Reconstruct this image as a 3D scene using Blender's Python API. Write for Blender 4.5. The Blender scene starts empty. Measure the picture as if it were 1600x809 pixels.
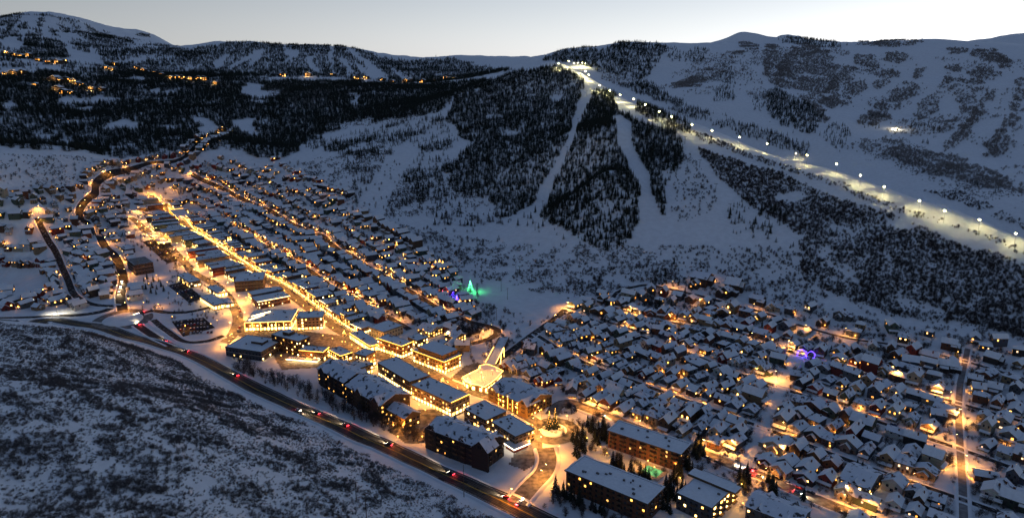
import bpy, math, random
import numpy as np
R = math.radians
rng = np.random.default_rng(7)
random.seed(7)
sc = bpy.context.scene
col = sc.collection

# ------------------------------------------------------------------ camera, sky, sun, exposure
F, CX, CY, PITCH, CAMZ = 1100.0, 800.0, 404.5, R(15.25), 245.0
cam = bpy.data.cameras.new('camera'); camo = bpy.data.objects.new('camera', cam); col.objects.link(camo)
camo.location = (0, 0, CAMZ); camo.rotation_euler = (R(90) - PITCH, 0, 0)
cam.sensor_width = 36; cam.lens = 36 * F / 1600; cam.clip_start = 1; cam.clip_end = 60000
sc.camera = camo
SUN_AZ, SUN_EL = R(33), R(1.0)           # sun just behind the ridge, front right
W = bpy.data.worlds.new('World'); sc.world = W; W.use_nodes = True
nt = W.node_tree; nt.nodes.clear()
sky = nt.nodes.new('ShaderNodeTexSky'); sky.sky_type = 'NISHITA'; sky.sun_disc = False
sky.sun_elevation = SUN_EL; sky.sun_rotation = SUN_AZ; sky.altitude = 2200; sky.air_density = 1.0
sky.dust_density = 0.3; sky.ozone_density = 3.0
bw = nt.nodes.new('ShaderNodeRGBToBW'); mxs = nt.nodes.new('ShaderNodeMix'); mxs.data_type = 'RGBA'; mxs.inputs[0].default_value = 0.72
gn = nt.nodes.new('ShaderNodeMix'); gn.data_type = 'RGBA'; gn.blend_type = 'MULTIPLY'; gn.inputs[0].default_value = 1; gn.inputs[7].default_value = (0.97, 0.975, 1.02, 1)
bg = nt.nodes.new('ShaderNodeBackground'); bg.inputs['Strength'].default_value = 0.15
wo = nt.nodes.new('ShaderNodeOutputWorld')
nt.links.new(sky.outputs[0], bw.inputs[0]); nt.links.new(sky.outputs[0], mxs.inputs[6]); nt.links.new(bw.outputs[0], mxs.inputs[7])
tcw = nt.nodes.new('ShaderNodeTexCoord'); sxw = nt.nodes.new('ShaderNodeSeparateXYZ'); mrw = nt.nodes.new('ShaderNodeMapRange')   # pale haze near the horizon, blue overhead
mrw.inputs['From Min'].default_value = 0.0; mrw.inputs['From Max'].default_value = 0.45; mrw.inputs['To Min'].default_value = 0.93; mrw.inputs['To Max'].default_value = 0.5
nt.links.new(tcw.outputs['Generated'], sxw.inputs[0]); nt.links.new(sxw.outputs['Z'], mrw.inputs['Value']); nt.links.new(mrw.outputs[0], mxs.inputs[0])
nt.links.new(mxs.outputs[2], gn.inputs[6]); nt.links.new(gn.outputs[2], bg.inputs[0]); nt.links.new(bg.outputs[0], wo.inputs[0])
sl = bpy.data.lights.new('sun', 'SUN'); sl.energy = 0.02; sl.angle = R(15); sl.color = (1, 0.9, 0.8)
so = bpy.data.objects.new('sun', sl); col.objects.link(so)
so.rotation_euler = (R(90 - 4), 0, math.pi - SUN_AZ)
vs = sc.view_settings; vs.view_transform = 'Standard'; vs.look = 'None'; vs.exposure = 1.7; vs.gamma = 1
sc.render.engine = 'CYCLES'
sc.cycles.use_denoising = True; sc.cycles.max_bounces = 3; sc.cycles.diffuse_bounces = 2; sc.cycles.glossy_bounces = 1; sc.cycles.use_adaptive_sampling = True; sc.cycles.adaptive_threshold = 0.03
sc.cycles.sample_clamp_indirect = 4.0; sc.cycles.caustics_reflective = False; sc.cycles.caustics_refractive = False
sc.cycles.use_light_tree = True

# ------------------------------------------------------------------ pixel <-> world
cP, sP = math.cos(PITCH), math.sin(PITCH)
def ray(px, py):
    dx = (np.asarray(px, float) - CX) / F; dy = (CY - np.asarray(py, float)) / F
    return dx, dy * sP + cP, dy * cP - sP            # x, y, z
def azslope(px, py):
    x, y, z = ray(px, py); h = np.hypot(x, y)
    return np.arctan2(x, y), z / h
def project(x, y, z):
    z = z - CAMZ
    d = y * cP - z * sP; u = y * sP + z * cP
    return CX + F * x / d, CY - F * u / d

# ------------------------------------------------------------------ terrain: control points (px, py, horizontal distance)
def z0(r):                                            # valley floor, rising gently up the canyon
    return 0.03 * 60 * np.logaddexp(0, (np.asarray(r, float) - 620) / 60.0)
def floor_r(px, py):
    a, s = azslope(px, py); r = 400.0
    for _ in range(60): r = 0.5 * r + 0.5 * np.clip((z0(r) - CAMZ) / np.minimum(s, -0.02), 50, 4000)
    return r
FLOORPTS = [(0,470),(100,480),(200,478),(300,520),(450,590),(600,660),(800,760),(1000,800),(1200,800),(1400,800),(1600,800),
 (1600,700),(1600,600),(1600,548),(1500,532),(1400,520),(1300,506),(1200,488),(1100,473),(1000,464),(900,475),(800,470),(700,440),(600,402),(500,358),
 (400,325),(320,300),(230,305),(150,340),(80,375),(0,400),(400,480),(300,400),(250,350),(500,450),(600,500),(900,600),(700,600),(1200,650),(1400,650),(200,420),
 (1100,560),(1300,580),(100,430),(300,470),(850,690),(100,500),(200,526),(300,556),(400,608),(500,653),(600,696),(700,744),(800,790),(900,840),
 (1800,800),(1800,700),(1800,600),(1000,1000),(1300,1000),(1600,1000),(1900,1000),(-200,470),(-200,420)]
CTRL = [
 # foreground scrub hillside
 (0,503,580),(100,511,585),(-200,490,600),(0,560,480),(-200,560,470),(100,560,505),(0,640,365),(-200,640,355),(150,640,375),(300,640,405),(0,809,255),(-200,809,250),(200,809,262),(400,809,282),(600,809,312),(400,700,365),(500,730,360),
 (250,720,318),(0,1000,175),(300,1000,180),(600,1000,195),(-300,1000,170),
 # left slope above town
 (0,300,1140),(0,245,1330),(100,250,1380),(150,245,1430),(-200,300,1120),(-200,240,1330),(60,320,1120),
 # ski hill
 (560,340,1010),(560,290,1160),(600,250,1290),(500,290,1200),(640,200,1540),(500,245,1400),(440,258,1390),(700,300,1120),(700,210,1440),(690,180,1560),(750,132,1830),
 (700,390,930),(800,390,870),(800,300,1090),(800,200,1390),(820,110,1740),(870,97,1790),(870,150,1550),(900,390,840),(900,300,1040),(900,200,1310),(910,115,1660),
 # hidden valley behind the ski hill
 (870,140,2250),(820,150,2250),(760,160,2200),
 # ski mountain right
 (1600,335,1450),(1500,300,1500),(1400,262,1650),(1300,232,1800),(1200,195,1950),(1100,165,2120),(1030,140,2300),(1600,250,1850),(1500,220,1950),(1400,180,2250),(1300,150,2400),(1200,125,2550),(1100,110,2650),
 (1600,79,3000),(1560,74,3050),(1500,68,3100),(1400,66,3150),(1300,73,3150),(1250,70,3200),(1200,69,3250),(1180,62,3350),(1168,52,3400),(1158,48,3400),(1148,51,3400),(1130,62,3400),(1100,70,3400),(1060,77,3400),(1030,70,3300),(965,67,3150),(930,76,3050),(890,75,2950),(860,86,2850),
 (1000,125,2500),(940,112,2550),(1800,80,3000),(1800,330,1400),(1800,200,2000),
 (1600,110,4500),(1400,110,4500),(1250,110,4500),(1100,110,4600),(1000,110,4600),(900,110,4200),(1800,110,4500),
 # dark forest, left
 (0,172,2000),(-200,172,2000),(100,165,2150),(200,172,2080),(300,172,2000),(400,185,1920),(500,170,2020),(600,160,2080),(680,140,2250),(0,232,1600),(-200,232,1600),(100,236,1580),(200,238,1540),(300,232,1520),(380,238,1480),(440,225,1600),
 (0,120,2550),(100,112,2750),(200,122,2600),(300,122,2650),(430,124,2750),(520,124,2800),(600,130,2700),(700,128,2600),(-200,110,2700),(760,120,2500),
 # left mountains
 (0,88,3100),(100,95,3200),(200,100,3250),(300,112,3200),(0,29,4700),(-100,40,4700),(-250,60,4700),(25,25,4750),(45,19,4750),(62,23,4750),(82,22,4750),(100,29,4750),(120,32,4750),(150,47,4700),(180,57,4700),(200,66,4600),(250,68,4300),(285,74,4200),(315,80,4100),(340,70,4000),(370,66,3950),(410,68,3950),(450,71,3950),(520,71,3850),(560,79,3750),(600,91,3650),(650,97,3600),(705,90,3600),(745,104,3300),(790,108,3000),
 (60,60,3900),(150,72,3850),(400,95,3350),(520,98,3300),(600,112,3150),(0,110,6500),(150,110,6500),(350,110,6000),(500,115,6000),(-250,110,6500),(650,118,5000),
 # far snowy ridge
 (220,53,6300),(245,63,6300),(190,56,6300),(600,96,8000),(650,93,8000),(720,95,8000),(760,91,8000),(790,87,8000),(830,90,8000),(870,97,8000),(950,105,8000),(1215,58,5200),(1235,56,5200),(1260,66,5200),(1290,80,5200),(1190,80,5200),(1540,66,5600),(1570,58,5600),(1620,57,5600),(1750,60,5600),(400,105,8500),(1400,120,8000),
]
CREST = []
# right part of the ski hill: foot on the valley floor, even slope up to the crest (px, foot py, crest py, crest distance)
for px_, pb, pr_, rr_ in [(950,455,140,1560),(1000,458,163,1430),(1050,462,182,1330),(1100,468,200,1230),(1150,475,219,1150),(1200,482,238,1075),(1250,490,250,1035),(1300,500,262,1000),(1350,508,280,955),(1400,514,297,920),(1450,520,314,890),(1500,526,330,860),(1550,534,351,830),(1600,542,372,800),(1700,560,410,750),(1800,580,450,705)]:
    rb_ = float(floor_r(px_, pb)); zb_ = float(z0(rb_)); _, sr = azslope(px_, pr_)
    if px_ >= 1100: rr_ = (CAMZ + .33 * rb_) / (.33 - float(sr))
    zr_ = CAMZ + float(sr) * rr_; CREST.append((px_, rr_, rb_))
    if px_ >= 1000: CTRL.append((px_, pr_ + (60 if px_ > 1250 else 45), rr_ * 1.3))
    CTRL.append((px_, pr_, rr_))
    for f_ in (.2, .4, .6, .8):
        py_ = pb + (pr_ - pb) * f_; _, s_ = azslope(px_, py_); CTRL.append((px_, py_, (zb_ + (zr_ - zb_) * f_ ** 1.25 - CAMZ) / float(s_)))
for pxe in (-200, 0, 200, 400, 600, 800, 1000, 1200, 1400, 1600, 1800): CTRL.append((pxe, 140, 13500))
P, V = [], []
def addctrl(px, py, r):
    a, s = azslope(px, py); z = CAMZ + s * r
    if r < 1500 and z < float(z0(r)) + 1.5 and 200 < py < 640 and (px > 400 or py < 480):
        r = float(floor_r(px, py)) * 0.985; z = CAMZ + s * r
    P.append((float(a), math.log(r))); V.append((z - float(z0(r))) / r)
for px, py in FLOORPTS:
    r = float(floor_r(px, py)); a, s = azslope(px, py); P.append((float(a), math.log(r))); V.append(0.0)
for c in CTRL: addctrl(*c)
for a in np.linspace(-0.9, 0.9, 7): P.append((a, math.log(120))); V.append(0.35 if a < 0 else 0.0)
P = np.array(P); V = np.array(V)
def phi(d): return np.where(d > 1e-9, d * d * np.log(np.maximum(d, 1e-9)), 0.0)
def fit(P, V, lam=3e-6):
    n = len(P); d = np.hypot(P[:, None, 0] - P[None, :, 0], P[:, None, 1] - P[None, :, 1])
    A = np.zeros((n + 3, n + 3)); A[:n, :n] = phi(d) + lam * np.eye(n)
    A[:n, n] = 1; A[:n, n + 1:] = P; A[n, :n] = 1; A[n + 1:, :n] = P.T
    return np.linalg.solve(A, np.concatenate([V, np.zeros(3)]))
Wt = fit(P, V)
NA, NR = 620, 640
AZ0, AZ1, LR0, LR1 = R(-45), R(45), math.log(130), math.log(13500)
azs = np.linspace(AZ0, AZ1, NA); lrs = np.linspace(LR0, LR1, NR)
def coarse():
    ca = np.linspace(AZ0, AZ1, 300); cl = np.linspace(LR0, LR1, 280)
    A, L = np.meshgrid(ca, cl, indexing='ij'); q = np.stack([A.ravel(), L.ravel()], 1)
    out = Wt[-3] + q @ Wt[-2:]
    for i in range(0, len(q), 4000):
        qq = q[i:i + 4000]; d = np.hypot(qq[:, None, 0] - P[None, :, 0], qq[:, None, 1] - P[None, :, 1])
        out[i:i + 4000] += phi(d) @ Wt[:-3]
    G = out.reshape(300, 280)
    fa = np.interp(azs, ca, np.arange(300)); fl = np.interp(lrs, cl, np.arange(280))
    def cub(G, f, axis):
        i = np.clip(np.floor(f).astype(int), 1, G.shape[axis] - 3); t = f - i
        sh = [1, 1]; sh[axis] = len(f); t = t.reshape(sh)
        g = [np.take(G, i + k, axis) for k in (-1, 0, 1, 2)]
        return g[1] + 0.5 * t * (g[2] - g[0] + t * (2 * g[0] - 5 * g[1] + 4 * g[2] - g[3] + t * (3 * (g[1] - g[2]) + g[3] - g[0])))
    return cub(cub(G, fa, 0), fl, 1)
RES = coarse()
# lattice noise
_perm = rng.random((256, 256))
def vnoise(x, y):
    xi = np.floor(x).astype(int); yi = np.floor(y).astype(int); fx = x - xi; fy = y - yi
    fx = fx * fx * (3 - 2 * fx); fy = fy * fy * (3 - 2 * fy); g = lambda a, b: _perm[a & 255, b & 255]
    return (g(xi, yi) * (1 - fx) + g(xi + 1, yi) * fx) * (1 - fy) + (g(xi, yi + 1) * (1 - fx) + g(xi + 1, yi + 1) * fx) * fy
def fbm(x, y, oct=4):
    s = 0; a = 0.5; n = 0
    for k in range(oct):
        s = s + a * vnoise(x * 2 ** k + 13.7 * k, y * 2 ** k + 7.1 * k); n += a; a *= 0.5
    return s / n
AZG, LRG = np.meshgrid(azs, lrs, indexing='ij'); RG = np.exp(LRG)
XG = RG * np.sin(AZG); YG = RG * np.cos(AZG)
base_px = np.array([-300, 0, 150, 300, 450, 560, 700, 800, 900, 1000, 1100, 1200, 1300, 1400, 1500, 1600, 1900])
base_py = np.array([300, 300, 270, 262, 290, 345, 400, 425, 440, 440, 445, 460, 480, 490, 505, 520, 560])
base_az, _ = azslope(base_px, base_py); CR = np.array(CREST)
base_r = np.array([1120, 1140, 1300, 1330, 1150, 1000, 900, 830, 800, 780, 745, 710, 680, 660, 640, 620, 600.])
base_r = np.where(base_px >= 1000, np.interp(base_px, CR[:, 0], CR[:, 2]) * 1.02, base_r)
def base_of(az): return np.interp(az, base_az, base_r)
hill = np.clip((RG - base_of(AZG)) / 250, 0, 1)
amp = hill * np.clip(RG * 0.010, 0, 22) * (1 + np.clip((RG - 3600) / 700, 0, 1) * .9)
nz = (fbm(XG / 260, YG / 260, 5) - 0.5) * 2 * 0.5 + (fbm(XG / 120, YG / 120, 4) - 0.5) * 0.6 * np.clip((RG - 1200) / 1000, 0, 1)
fgm = np.clip((560 - RG) / 60, 0, 1) * np.clip((-AZG - 0.02) / 0.1, 0, 1)
ZG = z0(RG) + RG * RES + amp * nz + fgm * (fbm(XG / 45, YG / 45, 4) - 0.5) * 5
def height(x, y):
    x = np.asarray(x, float); y = np.asarray(y, float)
    fa = np.clip((np.arctan2(x, y) - AZ0) / (AZ1 - AZ0) * (NA - 1), 0, NA - 1.001)
    fr = np.clip((np.log(np.maximum(np.hypot(x, y), 1)) - LR0) / (LR1 - LR0) * (NR - 1), 0, NR - 1.001)
    i = fa.astype(int); j = fr.astype(int); u = fa - i; v = fr - j
    return (ZG[i, j] * (1 - u) + ZG[i + 1, j] * u) * (1 - v) + (ZG[i, j + 1] * (1 - u) + ZG[i + 1, j + 1] * u) * v
_rs = np.geomspace(140, 13000, 1600)
def ground(px, py, dz=0.0):
    """where the sight line through a pixel meets the terrain raised by dz: the point on the ground below it"""
    a, s = azslope(px, py); a = float(a); s = float(s)
    x = _rs * math.sin(a); y = _rs * math.cos(a); g = height(x, y) + dz - (CAMZ + s * _rs)
    k = int(np.argmax(g >= 0)) if (g >= 0).any() else len(_rs) - 1
    if k == 0: r = _rs[0]
    else: t = g[k - 1] / (g[k - 1] - g[k]); r = _rs[k - 1] + t * (_rs[k] - _rs[k - 1])
    X = r * math.sin(a); Y = r * math.cos(a)
    return np.array([X, Y, float(height(X, Y))])
def gl(pts): return np.array([ground(*p) for p in pts])

# ------------------------------------------------------------------ materials
MATS = {}
def mat(name, color, rough=0.9, noise=0.0, scale=1.0, spec=0.3, emit=None, strength=0, bump=0.0, col2=None, metal=0.0, bdist=0.1):
    if name in MATS: return MATS[name]
    m = bpy.data.materials.new(name); m.use_nodes = True; n = m.node_tree.nodes; L = m.node_tree.links; b = n['Principled BSDF']
    b.inputs['Roughness'].default_value = rough; b.inputs['Specular IOR Level'].default_value = spec; b.inputs['Metallic'].default_value = metal
    b.inputs['Base Color'].default_value = (*color, 1)
    if noise or col2:
        tc = n.new('ShaderNodeTexCoord'); tx = n.new('ShaderNodeTexNoise'); tx.inputs['Scale'].default_value = scale; tx.inputs['Detail'].default_value = 4
        L.new(tc.outputs['Object'], tx.inputs['Vector'])
        rp = n.new('ShaderNodeValToRGB'); c2 = col2 or tuple(min(1, c * (1 + noise)) for c in color); c1 = color if col2 else tuple(c * (1 - noise) for c in color)
        rp.color_ramp.elements[0].position = 0.35; rp.color_ramp.elements[1].position = 0.65
        rp.color_ramp.elements[0].color = (*c1, 1); rp.color_ramp.elements[1].color = (*c2, 1)
        L.new(tx.outputs['Fac'], rp.inputs['Fac']); L.new(rp.outputs['Color'], b.inputs['Base Color'])
        if bump:
            bp = n.new('ShaderNodeBump'); bp.inputs['Strength'].default_value = bump; bp.inputs['Distance'].default_value = bdist
            L.new(tx.outputs['Fac'], bp.inputs['Height']); L.new(bp.outputs[0], b.inputs['Normal'])
    if emit:
        b.inputs['Emission Color'].default_value = (*emit, 1); b.inputs['Emission Strength'].default_value = strength
        m.cycles.emission_sampling = 'NONE'
    MATS[name] = m; return m
mat('snow', (0.77, 0.81, 0.845), 0.75, 0.05, 0.15, 0.3, bump=0.5, bdist=0.6)
def patchy(name, c1, c2, c3, scale, p1, p2, rough=0.85):
    m = mat(name, c1, rough, 0.3, scale, 0.2, col2=c2); rp = [n for n in m.node_tree.nodes if n.type == 'VALTORGB'][0].color_ramp
    rp.elements[0].position = p1; rp.elements[1].position = p1 + .06; e = rp.elements.new(p2); e.color = (*c2, 1); e = rp.elements.new(p2 + .05); e.color = (*c3, 1); return m
mat('roofsnow', (0.77, 0.81, 0.845), 0.75, 0.05, 0.6, 0.3, bump=0.4, bdist=0.15)
mat('asphalt', (0.022, 0.021, 0.022), 0.85, 0.35, 0.25, 0.15, col2=(0.05, 0.049, 0.05))
patchy('patchysnow', (0.07, 0.07, 0.075), (0.71, 0.76, 0.83), (0.76, 0.81, 0.87), 0.22, 0.37, 0.6)
patchy('lanesurface', (0.022, 0.021, 0.022), (0.05, 0.049, 0.05), (0.30, 0.30, 0.31), 0.35, 0.45, 0.60)
mat('streetsurface', (0.10, 0.095, 0.09), 0.8, 0.3, 0.3, 0.2, col2=(0.26, 0.25, 0.24))
mat('needles', (0.016, 0.024, 0.018), 0.9, 0.3, 0.3)
mat('bark', (0.05, 0.04, 0.035), 0.95)
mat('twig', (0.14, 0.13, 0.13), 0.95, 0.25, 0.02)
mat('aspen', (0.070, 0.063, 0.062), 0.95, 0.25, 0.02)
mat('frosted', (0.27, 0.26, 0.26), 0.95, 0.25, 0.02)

# ------------------------------------------------------------------ object helpers
def tag(o, label=None, cat=None, group=None, kind=None):
    if label: o['label'] = label
    if cat: o['category'] = cat
    if group: o['group'] = group
    if kind: o['kind'] = kind
    return o
def mesh_np(name, v, f, mats, midx=None, smooth=False):
    me = bpy.data.meshes.new(name); v = np.asarray(v, np.float32); f = np.asarray(f, np.int32)
    me.vertices.add(len(v)); me.vertices.foreach_set('co', v.ravel())
    k = f.shape[1]; me.loops.add(f.size); me.loops.foreach_set('vertex_index', f.ravel())
    me.polygons.add(len(f)); me.polygons.foreach_set('loop_start', np.arange(0, f.size, k, dtype=np.int32))
    for m in mats: me.materials.append(MATS[m] if isinstance(m, str) else m)
    if midx is not None: me.polygons.foreach_set('material_index', np.asarray(midx, np.int32))
    me.update(calc_edges=True)
    me.polygons.foreach_set('use_smooth', np.full(len(f), smooth)); return me
def link(name, me, parent=None, loc=None, rz=None, scale=None):
    o = bpy.data.objects.new(name, me); col.objects.link(o)
    if parent is not None: o.parent = parent
    if loc is not None: o.location = loc
    if rz is not None: o.rotation_euler = (0, 0, rz)
    if scale is not None: o.scale = scale
    return o
def empty(name, loc, rz=0): return link(name, None, None, loc, rz)

# ------------------------------------------------------------------ terrain meshes
def vnorm():
    X = np.stack([XG, YG, ZG], -1); da = np.gradient(X, axis=0); dr = np.gradient(X, axis=1)
    n = np.cross(da, dr); n /= np.linalg.norm(n, axis=-1, keepdims=True); n[n[..., 2] < 0] *= -1; return n
NRM = vnorm()
HW_PX = [(-400,470),(-200,478),(0,500),(60,504),(130,508),(170,515),(215,530),(260,543),(300,556),(350,581),(400,608),(450,631),(500,653),(550,675),(600,697),(650,720),(700,744),(750,767),(800,790),(850,815),(920,850),(1000,890),(1100,940)]
HW = gl(HW_PX[2:])
HW = np.vstack([HW[0] + (HW[0] - HW[2]) * np.array([[2.5], [1.2]]), HW]) if False else HW
hwaz = np.arctan2(HW[:, 0], HW[:, 1]); hwr = np.hypot(HW[:, 0], HW[:, 1])
o_ = np.argsort(hwaz)
mida = 0.25 * (AZG[:-1, :-1] + AZG[1:, :-1] + AZG[1:, 1:] + AZG[:-1, 1:]); midr = 0.25 * (RG[:-1, :-1] + RG[1:, :-1] + RG[1:, 1:] + RG[:-1, 1:])
near_hw = midr < np.interp(mida, hwaz[o_], hwr[o_])
region = np.where(near_hw, 0, 1)
region = np.where((midr > base_of(mida)), 2, region)
rid_az, _ = azslope([-300, 400, 560, 700, 820, 870, 1000, 1200, 1400, 1600, 1900], [300, 240, 200, 150, 120, 100, 180, 250, 300, 372, 420])
rid_r = np.array([1600, 1600, 1700, 1850, 1950, 1950, 1650, 1250, 1050, 920, 850.])
rid_r[6:] = np.interp([1000, 1200, 1400, 1600, 1900], CR[:, 0], CR[:, 1]) * 1.1
region = np.where(midr > np.interp(mida, rid_az, rid_r), 3, region)
region = np.where((region == 3) & (mida < math.atan(60 / 1100) ), 4, region)
idx = np.arange(NA * NR).reshape(NA, NR)
quads = np.stack([idx[:-1, :-1], idx[:-1, 1:], idx[1:, 1:], idx[1:, :-1]], -1)
VV = np.stack([XG, YG, ZG], -1).reshape(-1, 3); NN = NRM.reshape(-1, 3)
for k, nm in enumerate(['foreground_hillside', 'valley_ground', 'ski_hill', 'ski_mountain', 'far_mountains']):
    q = quads[region == k]; u, inv = np.unique(q, return_inverse=True)
    me = mesh_np(nm, VV[u], inv.reshape(-1, 4)[:, ::-1], ['snow'], smooth=True)
    me.normals_split_custom_set_from_vertices(NN[u])
    tag(link(nm, me), kind='structure')

# ------------------------------------------------------------------ vegetation prototypes
def conifer_mesh(name, layers, per, seed, snowy=0.0):
    """unit conifer, 1 m tall: drooping branch fans in tiers; crown only"""
    rd = random.Random(seed); v = []; f = []
    for i in range(layers):
        t = i / (layers - 1); z = 0.10 + 0.84 * t; rad = 0.21 * (1 - t) ** 0.85 + 0.018
        off = rd.random() * 6
        for k in range(per):
            a = off + 6.283 * k / per + rd.uniform(-.25, .25); rr = rad * rd.uniform(.7, 1.2); w = rd.uniform(.28, .46)
            zt = z + 0.055 * rd.uniform(.8, 1.3); zo = z - 0.055 * rd.uniform(.4, 1.5); n = len(v)
            v += [(0, 0, zt + .02), (rr * .62 * math.cos(a - w), rr * .62 * math.sin(a - w), z - .02), (rr * math.cos(a), rr * math.sin(a), zo), (rr * .62 * math.cos(a + w), rr * .62 * math.sin(a + w), z - .02)]
            f += [(n, n + 1, n + 2), (n, n + 2, n + 3)]
    n = len(v); v += [(.012, 0, .9), (-.006, .01, .9), (-.006, -.01, .9), (0, 0, 1.0)]; f += [(n, n + 1, n + 3), (n + 1, n + 2, n + 3), (n + 2, n, n + 3)]
    return mesh_np(name, v, f, ['needles'])
def trunk_mesh(name, h, r0, m='bark', n=5):
    v = []; f = []
    for j, (z, r) in enumerate([(0, r0), (h, r0 * .25)]):
        for k in range(n): v.append((r * math.cos(6.283 * k / n), r * math.sin(6.283 * k / n), z))
    for k in range(n): f.append((k, (k + 1) % n, n + (k + 1) % n, n + k))
    return mesh_np(name, v, f, [m])
def bare_mesh(name, kind, seed, m):
    """bare tree or oak clump, 1 m tall: tapering stems and a haze of twigs, all slivers with real width"""
    rd = random.Random(seed); v = []; f = []
    def sliver(p, q, w):
        d = np.array(q) - np.array(p); s = np.cross(d, (rd.uniform(-1, 1), rd.uniform(-1, 1), rd.uniform(-.3, .3))); s = s / (np.linalg.norm(s) + 1e-9) * w; n = len(v)
        v.extend([tuple(np.array(p) - s), tuple(np.array(p) + s), tuple(q)]); f.append((n, n + 1, n + 2))
    stems = 3 if kind == 'tree' else 9
    for i in range(stems):
        a = rd.uniform(0, 6.28); sp = .07 if kind == 'tree' else .42
        b = np.array((sp * math.cos(a) * rd.random(), sp * math.sin(a) * rd.random(), 0)); lean = .10 if kind == 'tree' else .30
        h = rd.uniform(.75, 1.0); top = b + np.array((lean * math.cos(a) * rd.random(), lean * math.sin(a) * rd.random(), h)); w = .018 if kind == 'tree' else .016
        sliver(b, top, w); sliver(b, top, w)
        nb = 24 if kind == 'tree' else 13
        for j in range(nb):
            t = rd.uniform(.22, .97); p = b + (top - b) * t; L = rd.uniform(.12, .30) * (1.15 - .6 * t); aa = rd.uniform(0, 6.28); up = rd.uniform(.1, .9)
            q = p + np.array((L * math.cos(aa), L * math.sin(aa), L * up)); sliver(p, q, .011)
            for _ in range(3):
                q0 = p + (q - p) * rd.uniform(.3, 1); L2 = L * .55; a2 = aa + rd.uniform(-1.2, 1.2)
                sliver(q0, q0 + np.array((L2 * math.cos(a2), L2 * math.sin(a2), L2 * rd.uniform(0, 1))), .009)
    return mesh_np(name, v, f, [m])
CONIF = [conifer_mesh('conifer_crown', 11, 8, 20 + k) for k in range(3)]
CONLO = [conifer_mesh('conifer_small_crown', 7, 6, 40 + k) for k in range(3)]
OAK = [bare_mesh('shrub_stems', 'oak', 60 + k, 'twig') for k in range(4)]
ASP = [bare_mesh('bare_crown', 'tree', 80 + k, 'aspen') for k in range(4)]
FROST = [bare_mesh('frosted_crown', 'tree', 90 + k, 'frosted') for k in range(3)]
CTRUNK = trunk_mesh('conifer_trunk', .6, .016)
proto = {}
def proto_obs(key, meshes):
    if key not in proto: proto[key] = [bpy.data.objects.new(m.name + '_source', m) for m in meshes]
    return proto[key]
def scatter_object(name, pts, size, key, meshes, label, cat, wid=1.0, group=None):
    """one object of kind stuff: points carrying instances of the prototype meshes"""
    me = bpy.data.meshes.new(name); n = len(pts); me.vertices.add(n); me.vertices.foreach_set('co', np.asarray(pts, np.float32).ravel())
    a = me.attributes.new('size', 'FLOAT', 'POINT'); a.data.foreach_set('value', np.asarray(size, np.float32))
    a = me.attributes.new('spin', 'FLOAT', 'POINT'); a.data.foreach_set('value', rng.uniform(0, 6.28, n).astype(np.float32))
    a = me.attributes.new('pick', 'INT', 'POINT'); a.data.foreach_set('value', rng.integers(0, len(meshes), n).astype(np.int32))
    o = link(name, me); ng = bpy.data.node_groups.new(name, 'GeometryNodeTree')
    ng.interface.new_socket('Geometry', in_out='INPUT', socket_type='NodeSocketGeometry'); ng.interface.new_socket('Geometry', in_out='OUTPUT', socket_type='NodeSocketGeometry')
    N = ng.nodes; L = ng.links; gi = N.new('NodeGroupInput'); go = N.new('NodeGroupOutput'); ip = N.new('GeometryNodeInstanceOnPoints'); jg = N.new('GeometryNodeJoinGeometry')
    for ob in reversed(proto_obs(key, meshes)):
        oi = N.new('GeometryNodeObjectInfo'); oi.inputs['Object'].default_value = ob; oi.inputs['As Instance'].default_value = True; L.new(oi.outputs['Geometry'], jg.inputs[0])
    def attr(nm, ty):
        x = N.new('GeometryNodeInputNamedAttribute'); x.data_type = ty; x.inputs['Name'].default_value = nm; return x.outputs['Attribute']
    cx = N.new('ShaderNodeCombineXYZ'); L.new(attr('spin', 'FLOAT'), cx.inputs[2])
    mw = N.new('ShaderNodeMath'); mw.operation = 'MULTIPLY'; mw.inputs[1].default_value = wid; sz = attr('size', 'FLOAT'); L.new(sz, mw.inputs[0])
    cs = N.new('ShaderNodeCombineXYZ'); L.new(mw.outputs[0], cs.inputs[0]); L.new(mw.outputs[0], cs.inputs[1]); L.new(sz, cs.inputs[2])
    L.new(gi.outputs[0], ip.inputs['Points']); L.new(jg.outputs[0], ip.inputs['Instance']); ip.inputs['Pick Instance'].default_value = True
    L.new(attr('pick', 'INT'), ip.inputs['Instance Index']); L.new(cx.outputs[0], ip.inputs['Rotation']); L.new(cs.outputs[0], ip.inputs['Scale'])
    L.new(ip.outputs[0], go.inputs[0]); md = o.modifiers.new('scatter', 'NODES'); md.node_group = ng
    tag(o, label, cat, group, 'stuff'); return o
def inpoly(px, py, poly):
    c = np.zeros(len(px), bool); n = len(poly)
    for i in range(n):
        x1, y1 = poly[i]; x2, y2 = poly[(i + 1) % n]
        if y1 == y2: continue
        c ^= ((y1 > py) != (y2 > py)) & (px < (x2 - x1) * (py - y1) / (y2 - y1) + x1)
    return c
def ell(cx, cy, rx, ry, ang=0, n=14):
    a = R(ang); return [(cx + rx * math.cos(t) * math.cos(a) - ry * math.sin(t) * math.sin(a), cy + rx * math.cos(t) * math.sin(a) + ry * math.sin(t) * math.cos(a)) for t in np.linspace(0, 6.283, n, endpoint=False)]
def strip(line, w):
    L = [(x, y - w) for x, y in line]; return L + [(x, y + w) for x, y in reversed(line)]
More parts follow.
